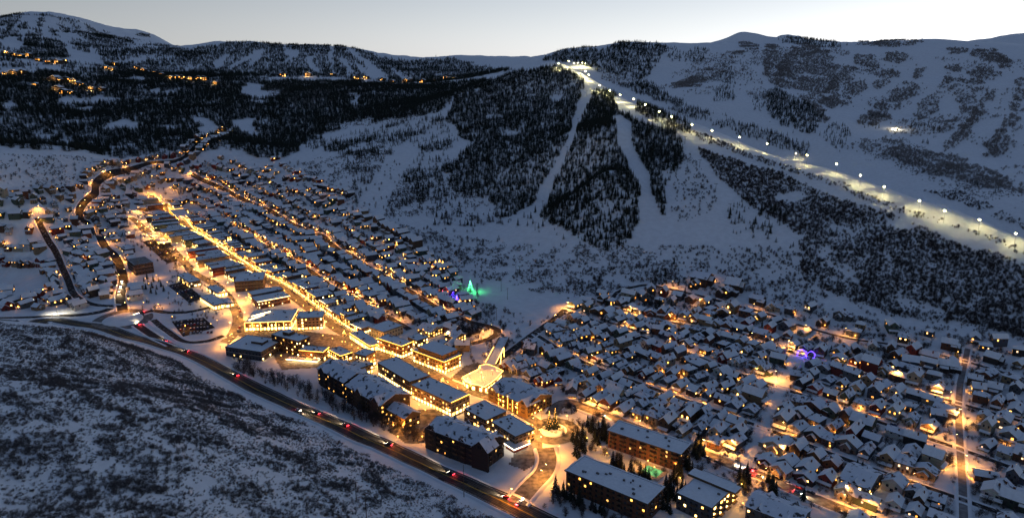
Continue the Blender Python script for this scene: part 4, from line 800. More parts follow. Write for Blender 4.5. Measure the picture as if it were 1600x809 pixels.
def near_any(cells, p, rad):
    i, j = int(p[0] // 20), int(p[1] // 20)
    for a in (-1, 0, 1):
        for b in (-1, 0, 1):
            for q in cells.get((i + a, j + b), ()):
                if (q[0] - p[0]) ** 2 + (q[1] - p[1]) ** 2 < rad * rad: return True
    return False
def free(p, rad=9.0, roadclear=9.0):
    while hdone[0] < len(HPOS): q = HPOS[hdone[0]]; HCELL[(int(q[0] // 20), int(q[1] // 20))].append(q); hdone[0] += 1
    if near_any(HCELL, p, rad) or near_any(RCELL, p, roadclear): return False
    for m, u, a, b in NOGO:
        d = p - m; v = np.array([-u[1], u[0]])
        if abs(d @ u) < a + 5 and abs(d @ v) < b + 5: return False
    return True
LOTS = [[(1440,683),(1492,700),(1488,725),(1436,712)], [(900,634),(985,662),(960,682),(885,652)], [(0,428),(62,424),(78,462),(20,466)], [(1272,518),(1330,540),(1300,562),(1255,546)], [(1010,492),(1060,503),(1052,516),(1008,506)],
 [(770,425),(860,430),(835,495),(800,530),(770,545),(755,560),(742,548),(785,480)], [(700,560),(790,570),(790,625),(700,615)], [(150,470),(240,470),(360,520),(260,560),(100,510)], [(860,640),(900,650),(940,690),(900,740),(840,800),(800,760)], [(1494,630),(1506,630),(1508,720),(1496,720)], [(1232,552),(1250,556),(1202,665),(1186,660)], [(245,425),(330,440),(370,500),(330,530),(250,500),(205,440)], [(1160,725),(1190,735),(1280,765),(1260,800),(1160,770)], [(1226,606),(1255,618),(1245,640),(1215,635)], [(1210,765),(1300,795),(1280,809),(1200,800)]]
def visible(p, dz=5):
    x, y = project(p[0], p[1], p[2] + dz); return -20 < x < 1620 and 60 < y < 830
def row(L, off, spacing, phrase, litp=.45, x0=-50, x1=1650, kinds=None, jit=1.2, skip=.06, sc_=(.88, 1.1), walls=None, flip=False, rad=9.0, porch=.30, group='houses', roadclear=9.0, rot=0):
    Lo = resample(offset_line(resample(L, 3.0, False), off) if off else L, spacing, False); N = normals2(Lo); n = 0
    for i, q in enumerate(Lo):
        p = q + rng.normal(0, jit * .5, 2); z = float(height(*p)); px, py = project(p[0], p[1], z)
        if not (x0 < px < x1) or any(inpoly(np.array([px]), np.array([py]), l)[0] for l in LOTS): continue
        if random.random() < skip or not free(p, rad, roadclear): continue
        f = -N[i] * (1 if off >= 0 else -1) * (-1 if flip else 1); HPOS.append(p)
        HOUSES.append(dict(p=p, z=z, rz=math.atan2(f[0], -f[1]) + random.uniform(-.08, .08) + rot + random.choice([0, 0, 0, math.pi / 2]), kind=random.choice(kinds or ['gabled', 'porched', 'porched', 'winged', 'hipped', 'tall', 'gabled', 'broad']), wall=random.choice(walls or ['red', 'brown', 'grey', 'blue', 'cream', 'green', 'tan', 'slate', 'dark', 'white', 'brick']),
            s=random.uniform(*sc_), sx=random.uniform(.75, 1.25), sy=random.uniform(.75, 1.3), sz=random.uniform(.75, 1.2), lit=random.random() < litp, porch=random.random() < porch, phrase=phrase, n=n, group=group)); n += 1
RW = lambda nm: ROADS[nm]
G1, G2, G3 = 'houses in the rows between the lanes', 'houses along the avenue behind main street', 'houses on the side of town by the traffic circle'
row(RW('hillside_lane'), -16, 15, 'below the hillside lane from its curve', .45, 960, 1640, group=G1, sc_=(.9, 1.1))
row(RW('hillside_lane'), 17, 34, 'above the hillside lane from its curve', .5, 1080, 1640, group=G1, sc_=(1.0, 1.3), kinds=['broad', 'winged', 'hipped'], walls=['dark', 'brown', 'slate'])
for nm, w in (('upper_lane', 'upper'), ('middle_lane', 'middle'), ('lower_lane', 'lower')):
    row(RW(nm), 14.5, 11.2, f'above the {w} lane from link street', .55, 850, 1640, group=G1); row(RW(nm), -14.5, 11.2, f'below the {w} lane from link street', .4, 850, 1640, group=G1)
    row(RW(nm), -35, 12, f'in the back row below the {w} lane', .35, 850, 1640, group=G1, flip=True, skip=.12)
row(RW('lower_avenue'), 15, 11.5, 'above the lower avenue from the roundabout', .5, 880, 1640, group=G1); row(RW('lower_avenue'), 36, 12.5, 'in the second row above the lower avenue', .45, 850, 1640, group=G1)
row(RW('lower_avenue'), 57, 13, 'in the third row above the lower avenue', .4, 850, 1640, group=G1, skip=.15)
row(gl([(1290,800),(1350,820),(1450,850)]), 0, 14, 'below the lower avenue', .4, 1270, 1640, group=G1, roadclear=6)
row(gl([(785,552),(830,575),(900,603)]), 0, 11.5, 'in the row uphill of the gold lit lodge', .5, group=G1); row(gl([(795,575),(850,600)]), 0, 11.5, 'right behind the gold lit lodge', .5, group=G1)
row(gl([(812,448),(822,470),(815,490)]), 0, 12, 'beside the snow run at the hill foot', .8, group=G1, sc_=(1, 1.2)); row(gl([(850,500),(900,522)]), 0, 12, 'between link street and middle lane', .4, group=G1)
row(gl([(1095,440),(1145,452)]), 0, 22, 'on the slope above the hillside lane', .6, group=G1, sc_=(1.5, 1.9), kinds=['broad'], walls=['dark'])
row(gl([(1090,470),(1130,477)]), 0, 24, 'at the slope track', .1, group=G1, sc_=(1.6, 1.9), kinds=['broad'], walls=['dark'])
row(RW('park_avenue'), 13.5, 11.5, 'uphill of the avenue from its far end', .45, 300, 745, group=G2); row(RW('park_avenue'), -13.5, 11.5, 'downhill of the avenue from its far end', .45, 300, 700, group=G2)
row(RW('park_avenue'), 34, 12.5, 'in the second row uphill of the avenue', .4, 330, 700, group=G2, skip=.15); row(RW('park_avenue'), 55, 15, 'in the third row uphill of the avenue', .35, 340, 560, group=G2, skip=.3)
row(RW('park_avenue'), -34, 12, 'in the second row downhill of the avenue', .45, 300, 720, group=G2, skip=.1)
row(RW('middle_street'), 13.5, 11, 'uphill of the middle street', .5, 330, 640, group=G2); row(RW('middle_street'), -13.5, 11, 'downhill of the middle street', .5, 330, 640, group=G2)
row(gl([(592,352),(620,368),(650,386)]), 0, 9.2, 'in the dark terrace above the avenue', .08, group=G2, kinds=['tall'], walls=['dark', 'brown'], rad=7, jit=.2, skip=0, sc_=(1.1, 1.2))
row(gl([(495,292),(530,300),(548,306)]), 0, 11, 'on the snowy slope above the avenue', .2, group=G2, walls=['dark'])
for k, (ln, sp) in enumerate([([(0,338),(52,336)], 13), ([(0,360),(64,362)], 12), ([(0,384),(72,388)], 12), ([(0,408),(80,412)], 13), ([(96,372),(160,402)], 12), ([(100,392),(172,416)], 12), ([(108,412),(176,432)], 12), ([(116,430),(176,446)], 12), ([(124,446),(178,458)], 12), ([(72,425),(100,440)], 12), ([(70,450),(112,462)], 13), ([(0,452),(50,462),(90,475)], 18), ([(0,474),(60,483)], 16),
    ([(166,300),(236,332)], 13), ([(158,316),(204,340)], 13), ([(178,286),(300,318)], 13), ([(230,270),(330,300)], 13), ([(300,262),(420,305)], 13), ([(390,262),(520,318)], 15), ([(250,258),(330,275)], 14), ([(60,300),(140,292)], 16), ([(66,316),(122,330)], 13), ([(150,345),(205,372)], 13), ([(330,300),(420,345)], 13), ([(310,312),(400,360)], 13), ([(300,330),(380,380)], 13), ([(420,300),(560,372)], 15), ([(160,330),(180,352)], 12), ([(0,318),(60,312)], 15), ([(75,345),(118,350)], 12), ([(82,362),(130,380)], 12), ([(340,262),(460,300)], 14), ([(430,250),(500,285)], 18)]):
    row(gl(ln), 0, sp, f'of cluster {ordinal(k)}', .5, group=G3, skip=.1, rad=9.5)
row(RW('north_road'), 15, 13, 'beside the north road toward the hill', .5, 0, 400, group=G3); row(RW('north_road'), -15, 13, 'beside the north road away from main street', .5, 0, 400, group=G3)
row(RW('side_lane'), 13, 12, 'along the side lane toward main street', .5, 0, 400, group=G3); row(RW('side_lane'), -13, 12, 'along the side lane away from main street', .4, 0, 400, group=G3)
def fill(poly, n, phrase, group, rad, litp=.5):
    xs = [p[0] for p in poly]; ys = [p[1] for p in poly]; k = 0
    for _ in range(n):
        px, py = random.uniform(min(xs), max(xs)), random.uniform(min(ys), max(ys))
        if not inpoly(np.array([px]), np.array([py]), poly)[0] or any(inpoly(np.array([px]), np.array([py]), l)[0] for l in LOTS): continue
        g = ground(px, py); p = g[:2]
        if not free(p, rad, 9): continue
        HPOS.append(p); best = min(ROADS.values(), key=lambda L: np.min(np.hypot(*(L - p).T))); f = best[int(np.argmin(np.hypot(*(best - p).T)))] - p
        HOUSES.append(dict(p=p, z=g[2], rz=math.atan2(f[0], -f[1]) + random.uniform(-.3, .3), kind=random.choice(list(KITS)), wall=random.choice(['red', 'brown', 'grey', 'blue', 'cream', 'green', 'tan', 'slate', 'dark', 'brick']), s=random.uniform(.85, 1.1), sx=random.uniform(.82, 1.2), sy=random.uniform(.8, 1.25), sz=random.uniform(.82, 1.15), lit=random.random() < litp, porch=random.random() < .3, phrase=phrase, n=k, group=group)); k += 1
fill([(960,452),(1100,470),(1200,490),(1330,525),(1500,558),(1600,585),(1600,812),(1400,812),(1160,728),(1000,660),(880,615),(800,560),(850,510),(900,480)], 2600, 'standing between the lanes', G1, 12.5)
fill([(1190,478),(1320,488),(1450,520),(1600,545),(1600,600),(1400,545),(1260,515)], 260, 'on the wooded slope foot above the hillside lane', G1, 17)
fill([(0,298),(60,300),(120,305),(170,285),(250,258),(420,260),(520,300),(600,355),(700,415),(745,495),(640,515),(520,445),(400,370),(310,330),(240,300),(200,340),(195,400),(180,470),(120,478),(0,485)], 3600, 'of cluster filler', G3, 12.5)
print('HOUSES', len(HOUSES))
CLUST = {}
def cluster_phrase(h):
    """houses off the named lanes: say what they stand between"""
    px, py = project(h['p'][0], h['p'][1], h['z'])
    if px > 290: return 'on the slope between upper avenue and canyon forest' if py < 330 else 'between main street and the upper avenue'
    if py < 300: return 'at the canyon mouth below the dark forest'
    if px < 110 and py > 440: return 'by the left road near the traffic circle'
    if px < 85: return 'on the hillside left of the side lane'
    if px < 185: return 'between the side lane and the north road'
    return 'between the north road and the top of main street'
def build_house(h):
    P_, W_, (dx, dy, w, d) = KITS[h['kind']]; e = empty('house', (h['p'][0], h['p'][1], h['z']), h['rz']); s = h['s']; e.scale = (s * h['sx'], s * h['sy'], s * h['sz'])
    wm = wallmat(h['wall'])
    for nm, me in P_:
        o = link(nm, me, ro if nm == 'chimney' else e)
        if nm == 'roof': ro = o
        if nm in ('wall', 'wing'): setmat(o, 0, wm)
        if nm == 'roof' and random.random() < .45: setmat(o, 0, 'patchysnow')
    for (x, y, z, ww, hh, rz) in W_: window(e, x, y, z, ww, hh, rz, litmat(.42, HLIT) if h['lit'] else litmat(.05, HLIT))
    if random.random() < .45:
        xm, xr = random.choice(EXTS); sd = random.choice([0, math.pi]); ex = link('extension', xm, e, ((w / 2 if sd == 0 else -w / 2), random.uniform(-.15, .2) * d, 0), sd); setmat(ex, 0, wm); link('lean_to_roof', xr, ex)
    o = link('door', DOOR, e, (dx, dy, 0.1), 0, (1.1, 1, 2.2))
    if h['porch']: link('porch_lamp', PORCHM, e, (dx + .9, dy - .35, 2.2)); link('porch_light', PORCH, e, (dx + .9, dy - 1.0, 2.2))
    if 'cluster' in h['phrase']: ph = cluster_phrase(h); CLUST[ph] = CLUST.get(ph, 0); 
    else: ph = h['phrase']
    t = 'porch lit' if h['porch'] else ('windows lit' if h['lit'] else 'windows dark')
    if h['phrase'].startswith(('standing', 'on the wooded')): lab = f"{WNAME[h['wall']]} {h['kind']} house with {t.replace(' ', ' ')} {ph}"
    elif 'cluster' in h['phrase']: lab = f"{WNAME[h['wall']]} {h['kind']} house {t.replace('porch lit', 'with lit porch').replace('windows', 'with windows')} {ph}"
    else: lab = f"{WNAME[h['wall']]} {h['kind']} house, {t}, {ordinal(h['n'])} {ph}"
    tag(e, lab, 'house', h['group'])
HOUSES.sort(key=lambda h: np.hypot(*h['p']) / h['s'] if visible((*h['p'], h['z'])) else 1e9)
for h in HOUSES[:300]: build_house(h)
def stuff_houses(hs):
    V_ = []; F3 = []; M_ = []; mats = ['roofsnow', 'trim', 'lighttrim', 'glassdark'] + ['wall_' + c for c in WC] + ['houselit%d' % i for i in range(7)] + ['wood']; ix = {m: i for i, m in enumerate(mats)}
    for h in hs:
        P_, W_, _ = KITS[h['kind']]; c, s_ = math.cos(h['rz']), math.sin(h['rz']); wi = ix['wall_' + h['wall']]
        def addm(me, loc=(0, 0, 0), rz=0, scl=(1, 1, 1), remap=None):
            n = len(V_); cr, sr = math.cos(rz), math.sin(rz)
            for v in me.vertices:
                x, y, z = v.co.x * scl[0], v.co.y * scl[1], v.co.z * scl[2]; x, y = x * cr - y * sr + loc[0], x * sr + y * cr + loc[1]; z += loc[2]
                x, y, z = x * h['s'] * h['sx'], y * h['s'] * h['sy'], z * h['s'] * h['sz']; V_.append((x * c - y * s_ + h['p'][0], x * s_ + y * c + h['p'][1], z + h['z']))
            for p in me.polygons: F3.append(tuple(n + i for i in p.vertices)); M_.append(remap[p.material_index])
        for nm, me in P_:
            if nm == 'chimney': continue
            addm(me, remap=[wi] * 3 if nm in ('wall', 'wing') else ([0, 2] if nm == 'porch' else [0, 1, 1]))
        for (x, y, z, ww, hh, rz) in W_:
            L_ = litmat(.42 if h['lit'] else .06, HLIT); addm(WIN, (x, y, z), rz, (ww * 1.1, 1, hh * 1.1), [1, ix[L_.name] if L_ else 3])
    me = bpy.data.meshes.new('distant_houses'); me.from_pydata(V_, [], F3)
    for m in mats: me.materials.append(MATS[m])
    me.polygons.foreach_set('material_index', np.array(M_, np.int32)); o = link('distant_houses', me)
    tag(o, 'small snow roofed houses crowding the far end of town', 'houses', None, 'stuff')
stuff_houses([h for h in HOUSES[300:] if visible((*h['p'], h['z']))])
for h in HOUSES[300:]:
    if h['porch'] and random.random() < .45 and visible((*h['p'], h['z'])):
        c, s_ = math.cos(h['rz']), math.sin(h['rz']); x, y = 0, -8 * h['s']; e = empty('yard_lamp', (h['p'][0] - y * s_ * 1.0, h['p'][1] + y * c, h['z']))
        b = MB(); b.tube([(0, 0, -.3), (0, 0, 2.5)], .07); b.put('pole', ['metal'], e); link('lamp_head', PORCHM, e, (0, 0, 2.6), 0, (1.6, 1.6, 1.6)); link('lamp_light', PORCH, e, (0, 0, 3.1))
        tag(e, 'small glowing yard lamp in front of a far town house', 'lamp', 'yard lamps at the far end of town')

# ------------------------------------------------------------------ main street shops
def shops(line, off, side, depth, x0, x1, phrase, hh=(5.5, 11.5), litsnow=False):
    L = resample(offset_line(resample(line, 2.0), off * side), 1.0, False); N = normals2(L); i = 4; n = 0
    while i < len(L) - 14:
        w = random.uniform(7, 19); j = min(len(L) - 1, int(i + w)); m = (L[i] + L[j]) / 2; px, py = project(m[0], m[1], float(height(*m))); i = j + 1
        if not x0 < px < x1: continue
        nn = N[(i + j) // 2 if (i + j) // 2 < len(N) else -1] * side; dp = depth * random.uniform(.5, 1.1); c = m + nn * dp / 2
        if any(abs((c - M) @ u) < a + 4 and abs((c - M) @ np.array([-u[1], u[0]])) < b + 8 for M, u, a, b in NOGO): continue
        f = -nn; h = random.uniform(*hh); wl = random.choice(['brick', 'brown', 'red', 'tan', 'dark', 'slate', 'cream', 'green'])
        fr = ((c[0], c[1], float(height(*c)) - .5), math.atan2(f[0], -f[1]), w - .5, dp); HPOS.append(c)
        SHOPFR.append((c, np.array([math.cos(fr[1]), math.sin(fr[1])]), w / 2, dp / 2))
        FB('shop', f'{WNAME[wl]} flat roofed shop, {ordinal(n)} on the {phrase}', 'shop', None, h, wl, 2 if h < 9.5 else 3, .45, random.choice([None, None, 'bulb', 'bulbgold', 'bulbwhite']), vents=2, shop=1, fr=fr, group='shops lining main street', edges='f', sides=('f', 'r') if side > 0 else ('f', 'b', 'r'), bay=3.0); n += 1
SHOPFR = []
shops(RW('main_street'), 7.5, 1, 22, 262, 560, 'uphill side of main street from its top')
shops(RW('main_street'), 7.5, -1, 34, 245, 458, 'downhill side of main street from its top')
NOGO += SHOPFR

# ------------------------------------------------------------------ lamps
def lampdata(name, energy, color, size=.3, down=False):
    l = bpy.data.lights.new(name, 'SPOT' if down else 'POINT')
    if down: l.spot_size = R(148); l.spot_blend = .35
    l.energy = energy; l.color = color; l.shadow_soft_size = size; return l
L_MAIN = lampdata('main_street_light', 1350, (1, .34, .04)); L_SOD = lampdata('sodium_light', 2600, (1, .35, .045), .3, True); L_WARM = lampdata('warm_light', 950, (1, .35, .045)); L_RUN = lampdata('run_light', 6000, (1, .86, .42), .5); L_BIG = lampdata('big_sodium_light', 4600, (1, .38, .065), .4, True); L_WHITE = lampdata('white_light', 3000, (1, .86, .62), .4, True)
L_PATH = lampdata('path_light', 420, (1, .40, .06))
def mk_lamp(h, arm):
    b = MB(); b.tube([(0, 0, -.5), (0, 0, h)], .11, .07, 6); P_ = b.mesh('pole', ['metal']); a = MB(); a.tube([(0, 0, h - .1), (arm * .5, 0, h + .35), (arm, 0, h + .4)], .06, .05, 5); hd = MB(); hd.box(arm - .45, arm + .45, -.22, .22, h + .3, h + .5, 0); hd.box(arm - .38, arm + .38, -.18, .18, h + .16, h + .3, 1)
    return P_, a.mesh('arm', ['metal']), hd.mesh('lamp_head', ['metal', 'bulbsodium']), h, arm
def mk_post(h):
    b = MB(); b.tube([(0, 0, -.5), (0, 0, h)], .09, .06, 6); hd = MB(); hd.tube([(0, 0, h), (0, 0, h + .35), (0, 0, h + .7)], .22, .34, 8, 0); hd.tube([(0, 0, h + .7), (0, 0, h + .95)], .38, .05, 8, 1); return b.mesh('pole', ['metal']), None, hd.mesh('lamp_head', ['bulb', 'metal']), h, 0
SL_ = mk_lamp(8.5, 1.8); PL_ = mk_post(3.8)
def lamp(p, kit, light, label, group, rz=0, name='street_lamp', dz=-.35):
    e = empty(name, (p[0], p[1], float(height(p[0], p[1]))), rz); tag(e, label, 'street lamp', group); P_, A_, H_, h, arm = kit
    link('pole', P_, e); ar = link('arm', A_, e) if A_ else e; link('lamp_head', H_, ar)
    if light: link('lamp_light', light, e, (arm, 0, h + (dz if arm else 1.35)))
    return e
ML = resample(RW('main_street'), 18, False); MN = normals2(ML)
for i, (p, n) in enumerate(zip(ML, MN)):
    for s in (-1, 1): lamp(p + n * s * 6.0 + rng.normal(0, .5, 2), PL_, L_MAIN if (i + (s > 0)) % 2 else L_WARM, 'globe lamp on a short post along bright main street', 'main street lamps')
AL = resample(RW('back_alley'), 24, False); AN = normals2(AL)
for i, (p, n) in enumerate(zip(AL, AN)): lamp(p + n * (5.0 if i % 2 else -5.0), SL_, L_BIG, 'tall sodium street lamp along the orange back alley', 'back alley lamps')
for px, py, lt, lab in [(884,484,L_BIG,'at the top end of the link street'),(1214,596,L_BIG,'where the snowy cross lane meets the middle lane'),(1228,546,L_BIG,'where the snowy cross lane meets the upper lane'),(1466,618,L_BIG,'on the upper lane left of the cross lane'),(1493,655,L_BIG,'beside the cross lane under the upper lane'),(1502,728,L_BIG,'beside the cross lane under the middle lane'),(1455,683,L_SOD,'on the middle lane left of the cross lane'),
  (1146,706,L_BIG,'beside the lower avenue at the snowy cross lane end'),(842,752,L_SOD,'on the station road verge near the highway'),(872,712,L_SOD,'on the station road verge near the roundabout'),(1055,548,L_SOD,'by the lit houses on the middle lane'),(983,490,L_BIG,'by the upper lane below the hillside lane curve'),(768,522,L_SOD,'on the hairpin of the upper avenue'),(752,530,L_SOD,'inside the hairpin of the upper avenue'),(557,462,L_BIG,'at the lower part of the middle street'),(612,434,L_BIG,'by the upper avenue above the middle street'),(545,390,L_SOD,'by the upper avenue near the dark terrace'),(447,397,L_BIG,'halfway along the middle street'),(413,378,L_BIG,'at the upper end of the middle street'),
  (126,352,L_BIG,'on the lower bend of the north road'),(125,330,L_SOD,'on the left bend of the north road'),(142,308,L_SOD,'on the upper bend of the north road'),(167,273,L_BIG,'on the north road toward the canyon'),(60,332,L_SOD,'at the upper end of the side lane'),(64,350,L_SOD,'just below the upper end of the side lane'),(90,493,L_WHITE,'over the left road by the traffic circle'),(205,372,L_BIG,'by the north road above the windowless block'),(238,312,L_BIG,'at the very top of main street'),(252,322,L_BIG,'beside the gold lit hall'),(215,332,L_BIG,'by the top of the back alley'),(270,296,L_SOD,'above the top of main street'),(187,410,L_SOD,'on the straight of the north road'),(185,440,L_SOD,'on the north road near the red tail lights'),(350,207,L_SOD,'on the canyon road in the dark forest'),
  (920,640,L_SOD,'on the lower avenue near the roundabout'),(950,650,L_SOD,'on the lower avenue above the apartment block'),(1095,706,L_SOD,'on the lower avenue beyond the apartment block'),(1225,716,L_SOD,'among houses above the lower avenue'),(1350,800,L_SOD,'on the lower avenue below the white house'),(1325,778,L_SOD,'on the lower avenue in front of the white house'),(865,505,L_WARM,'on the link street'),(1400,595,L_SOD,'by the gold outlined houses on the upper lane'),(1090,480,L_WARM,'by the hillside lane'),(846,690,L_BIG,'on the near side of the roundabout'),(888,668,L_BIG,'on the far side of the roundabout'),(835,668,L_BIG,'on the corner block side of the roundabout'),(660,452,L_SOD,'on the upper avenue right of the dark terrace'),(1258,520,L_SOD,'on the hillside lane above the blue lit houses')]:
    p = ground(px, py); lamp(p, SL_, lt, 'sodium street lamp ' + lab, 'sodium street lamps in town', random.uniform(0, 6.28))
for px, py in [(640,632),(655,640),(665,648),(690,640),(645,665),(630,672),(615,672),(700,650),(622,690),(660,690),(715,612),(728,604),(742,588),(722,598),(735,610),(700,604),(778,588),(790,598),(760,560),(750,610),(800,655),(815,668),(832,672),(786,636),(812,648),(570,558),(585,575),(520,535),(535,540),(550,545),(560,550),(505,530),(565,545),(600,588),(560,578),(625,600),(545,560),(520,570),(480,566),(455,568),(500,560),(440,562),(410,515),(395,520),(430,515),(460,520),(372,500),(378,485),(385,470),(360,530),(345,545),(760,640),(745,655),(900,735),(845,682),(540,540)]:
    lamp(ground(px, py), PL_, L_WARM, 'globe lamp on a short post around the courtyards and plaza', 'courtyard lamps')
for px, py in [(895,682),(917,692),(938,706),(948,716),(985,728),(1000,733),(1012,728),(1022,738),(1055,735),(1062,755),(1150,772),(1158,765),(1160,795)]:
    lamp(ground(px, py), PL_, L_PATH, 'globe lamp on a path between the apartment blocks', 'apartment path lamps')
for px, py in [(225,376),(236,384),(248,392),(262,400),(275,408),(240,374),(256,384),(272,394),(288,406)]:
    lamp(ground(px, py), PL_, L_WARM, 'globe lamp in the car park behind the windowless block', 'upper car park lamps')
for px, py in [(208,432),(228,440),(233,448),(262,446),(278,464),(225,478),(248,481),(300,470),(320,492),(270,500),(330,512),(290,515),(340,506),(245,435),(285,440)]:
    lamp(ground(px, py), PL_, L_WARM if py % 2 else None, 'small path lamp among the snowy terraces by the traffic circle', 'terrace lamps')
L_LANE = lampdata('added_lane_light', 1500, (1, .36, .05), .3, True)  # evenly spaced lamp rows added along the streets to widen the amber glow
for nm, sp, x0, x1, lt, ph in (('park_avenue', 34, 300, 700, L_SOD, 'the upper avenue'), ('middle_street', 28, 360, 640, L_SOD, 'the middle street'), ('lower_avenue', 42, 880, 1600, L_SOD, 'the lower avenue'), ('upper_lane', 75, 960, 1600, L_LANE, 'the upper lane'), ('middle_lane', 70, 900, 1600, L_LANE, 'the middle lane'), ('lower_lane', 70, 850, 1600, L_LANE, 'the lower lane'), ('hillside_lane', 90, 960, 1600, L_LANE, 'the hillside lane'), ('north_road', 60, 0, 400, L_SOD, 'the north road'), ('plaza_road', 18, 690, 850, L_SOD, 'the plaza road'), ('station_road', 26, 790, 870, L_SOD, 'the station road')):
    LL = resample(ROADS[nm], sp, False); LN = normals2(LL)
    for i in range(len(LL)):
        px, py = project(LL[i][0], LL[i][1], float(height(*LL[i])))
        if x0 < px < x1 and py < 815: s_ = 1 if i % 2 else -1; lamp(LL[i] + LN[i] * s_ * 4.6, SL_, lt, f'sodium street lamp added for a wider amber glow along {ph}', f'lamps along {ph}', math.atan2(-LN[i][1] * s_, -LN[i][0] * s_))
# ski run lights: lamp heads at these pixels, on 14 m masts
RK = mk_lamp(14, .6)
L_RUN2 = lampdata('lower_run_light', 950, (1, .82, .36), .5)
L_RUN3 = lampdata('end_run_light', 520, (1, .82, .36), .5)
runhead = bpy.data.meshes.new('run_head'); b = MB(); b.box(.2, 1.2, -.6, .6, 13.9, 14.9, 0); b.tube([(.7, 0, 14.4), (.7, 0, 14.5)], 1.2, 1.2, 8, 0); RH = b.mesh('lamp_head', ['bulbrun'])
for px, py in [(873,101),(889,97),(897,97),(903,96),(910,96),(915,97),(909,107),(915,113),(920,118),(937,135),(953,143),(969,150),(990,157),(1008,166),(1030,177),(1049,185),(1081,197),(1112,206),(1155,216),(1198,226),(1243,236),(1260,245),(1306,259),(1343,277),(1380,295),(1435,317),(1474,333),(1528,347),(1584,369)]:
    r_est = np.interp(px, [873] + [c[0] for c in CREST], [1750] + [c[1] for c in CREST]); p = ground(px, py + 14.4 / r_est * 1060); e = empty('run_light', p, random.uniform(2.6, 3.6)); tag(e, 'tall floodlight mast beside the lit ski run', 'floodlight', 'floodlights along the lit ski run')
    link('pole', RK[0], e); link('lamp_head', RH, e); link('lamp_light', L_RUN if px < 1000 else (L_RUN2 if px < 1290 else L_RUN3), e, (-.6, 0, 13.2))
e = empty('snow_groomer', ground(1401, 203), 2.4); tag(e, 'snow groomer with glaring lights working on the right ski mountain', 'snow groomer')
b = MB(); b.box(-2.6, 2.6, -1.5, 1.5, .9, 2.2); b.put('body', [wallmat('red')], e); b = MB(); b.box(.2, 2.2, -1.3, 1.3, 2.2, 3.8); b.put('cab', ['glassdark'], e)
for s in (-1, 1): b = MB(); b.box(-2.8, 2.8, s * 2.0 - .7, s * 2.0 + .7, 0, 1.1); b.put('track', ['metal'], e)
b = MB(); b.box(3.0, 3.6, -2.9, 2.9, 0, 1.4); b.put('blade', ['metal'], e); b = MB(); b.box(.3, 1.0, -1.4, 1.4, 3.8, 4.3); b.put('work_lights', ['bulbrun'], e); link('groomer_light', lampdata('groomer_glow', 9000, (1, .85, .6)), e, (3, 0, 7))

# ------------------------------------------------------------------ cars
mat('tyre', (.02, .02, .02), .8); mat('headlamp', (1, 1, .9), .3, emit=(1, .9, .68), strength=25); mat('taillamp', (1, .05, .05), .3, emit=(1, .03, .05), strength=16); mat('lampoff', (.25, .1, .1), .3)
CARC = {'black': (.01, .01, .012), 'silver': (.35, .36, .38), 'white': (.7, .7, .7), 'red': (.3, .02, .02), 'grey': (.1, .1, .11), 'blue': (.03, .06, .18)}
for c, v_ in CARC.items(): mat('paint_' + c, v_, .35, spec=.5)
def mk_car():
    b = MB(); pr = [(-2.3, .35), (2.3, .35), (2.3, .75), (2.1, .9), (.95, 1.0), (-2.1, 1.02), (-2.3, .85)]
    for s in (-1, 1):
        f = [(x, s * .9, z) for x, z in pr]; b.face(f if s < 0 else f[::-1])
    for i in range(len(pr)): a, c = pr[i], pr[(i + 1) % len(pr)]; b.face([(a[0], -.9, a[1]), (a[0], .9, a[1]), (c[0], .9, c[1]), (c[0], -.9, c[1])][::-1])
    c = MB(); lo = [(1.0, .84), (-1.9, .84)]; hi = [(.35, .68), (-1.5, .68)]
    A = [(1.0, -.84, 1.0), (1.0, .84, 1.0), (-1.9, .84, 1.0), (-1.9, -.84, 1.0)]; B = [(.3, -.68, 1.6), (.3, .68, 1.6), (-1.5, .68, 1.6), (-1.5, -.68, 1.6)]
    for i in range(4): c.face([A[i], A[(i + 1) % 4], B[(i + 1) % 4], B[i]], 0)
    c.face(B, 1); w = MB(); w.tube([(0, -.12, 0), (0, .12, 0)], .34, .34, 10)
    h = MB(); h.box(2.25, 2.34, -.2, .2, .6, .78); t = MB(); t.box(-2.36, -2.27, -.2, .2, .68, .86)
    return b.mesh('body', ['paint_grey']), c.mesh('cabin', ['glassdark', 'roofsnow']), w.mesh('wheel', ['tyre']), h.mesh('headlight', ['headlamp']), t.mesh('taillight', ['taillamp'])
CB, CC, CW, CH, CT = mk_car()
SPOT = bpy.data.lights.new('headlight_beam', 'SPOT'); SPOT.energy = 9000; SPOT.color = (1, .72, .40); SPOT.spot_size = R(50); SPOT.spot_blend = .8; SPOT.shadow_soft_size = .3
SPOTR = bpy.data.lights.new('taillight_glow', 'POINT'); SPOTR.energy = 130; SPOTR.color = (1, .05, .05)
def car(p, d, color, label, group, lit=False, dz=.3, snow=True):
    e = empty('car', (p[0], p[1], float(height(p[0], p[1])) + dz), math.atan2(d[1], d[0])); tag(e, label, 'car', group)
    o = link('body', CB, e); setmat(o, 0, 'paint_' + color); o = link('cabin', CC, e)
    if not snow: setmat(o, 1, 'paint_' + color)
    for x in (-1.4, 1.4):
        for y in (-.86, .86): link('wheel', CW, e, (x, y, .34))
    for y in (-.62, .62):
        h = link('headlight', CH, e, (0, y, 0)); t = link('taillight', CT, e, (0, y, 0))
        if not lit: setmat(h, 0, 'glassdark'); setmat(t, 0, 'lampoff')
    if lit:
        s = link('headlight_beam', SPOT, e, (2.4, 0, .8)); s.rotation_euler = (R(0), R(-82), 0); link('taillight_glow', SPOTR, e, (-2.8, 0, .9))
    return e
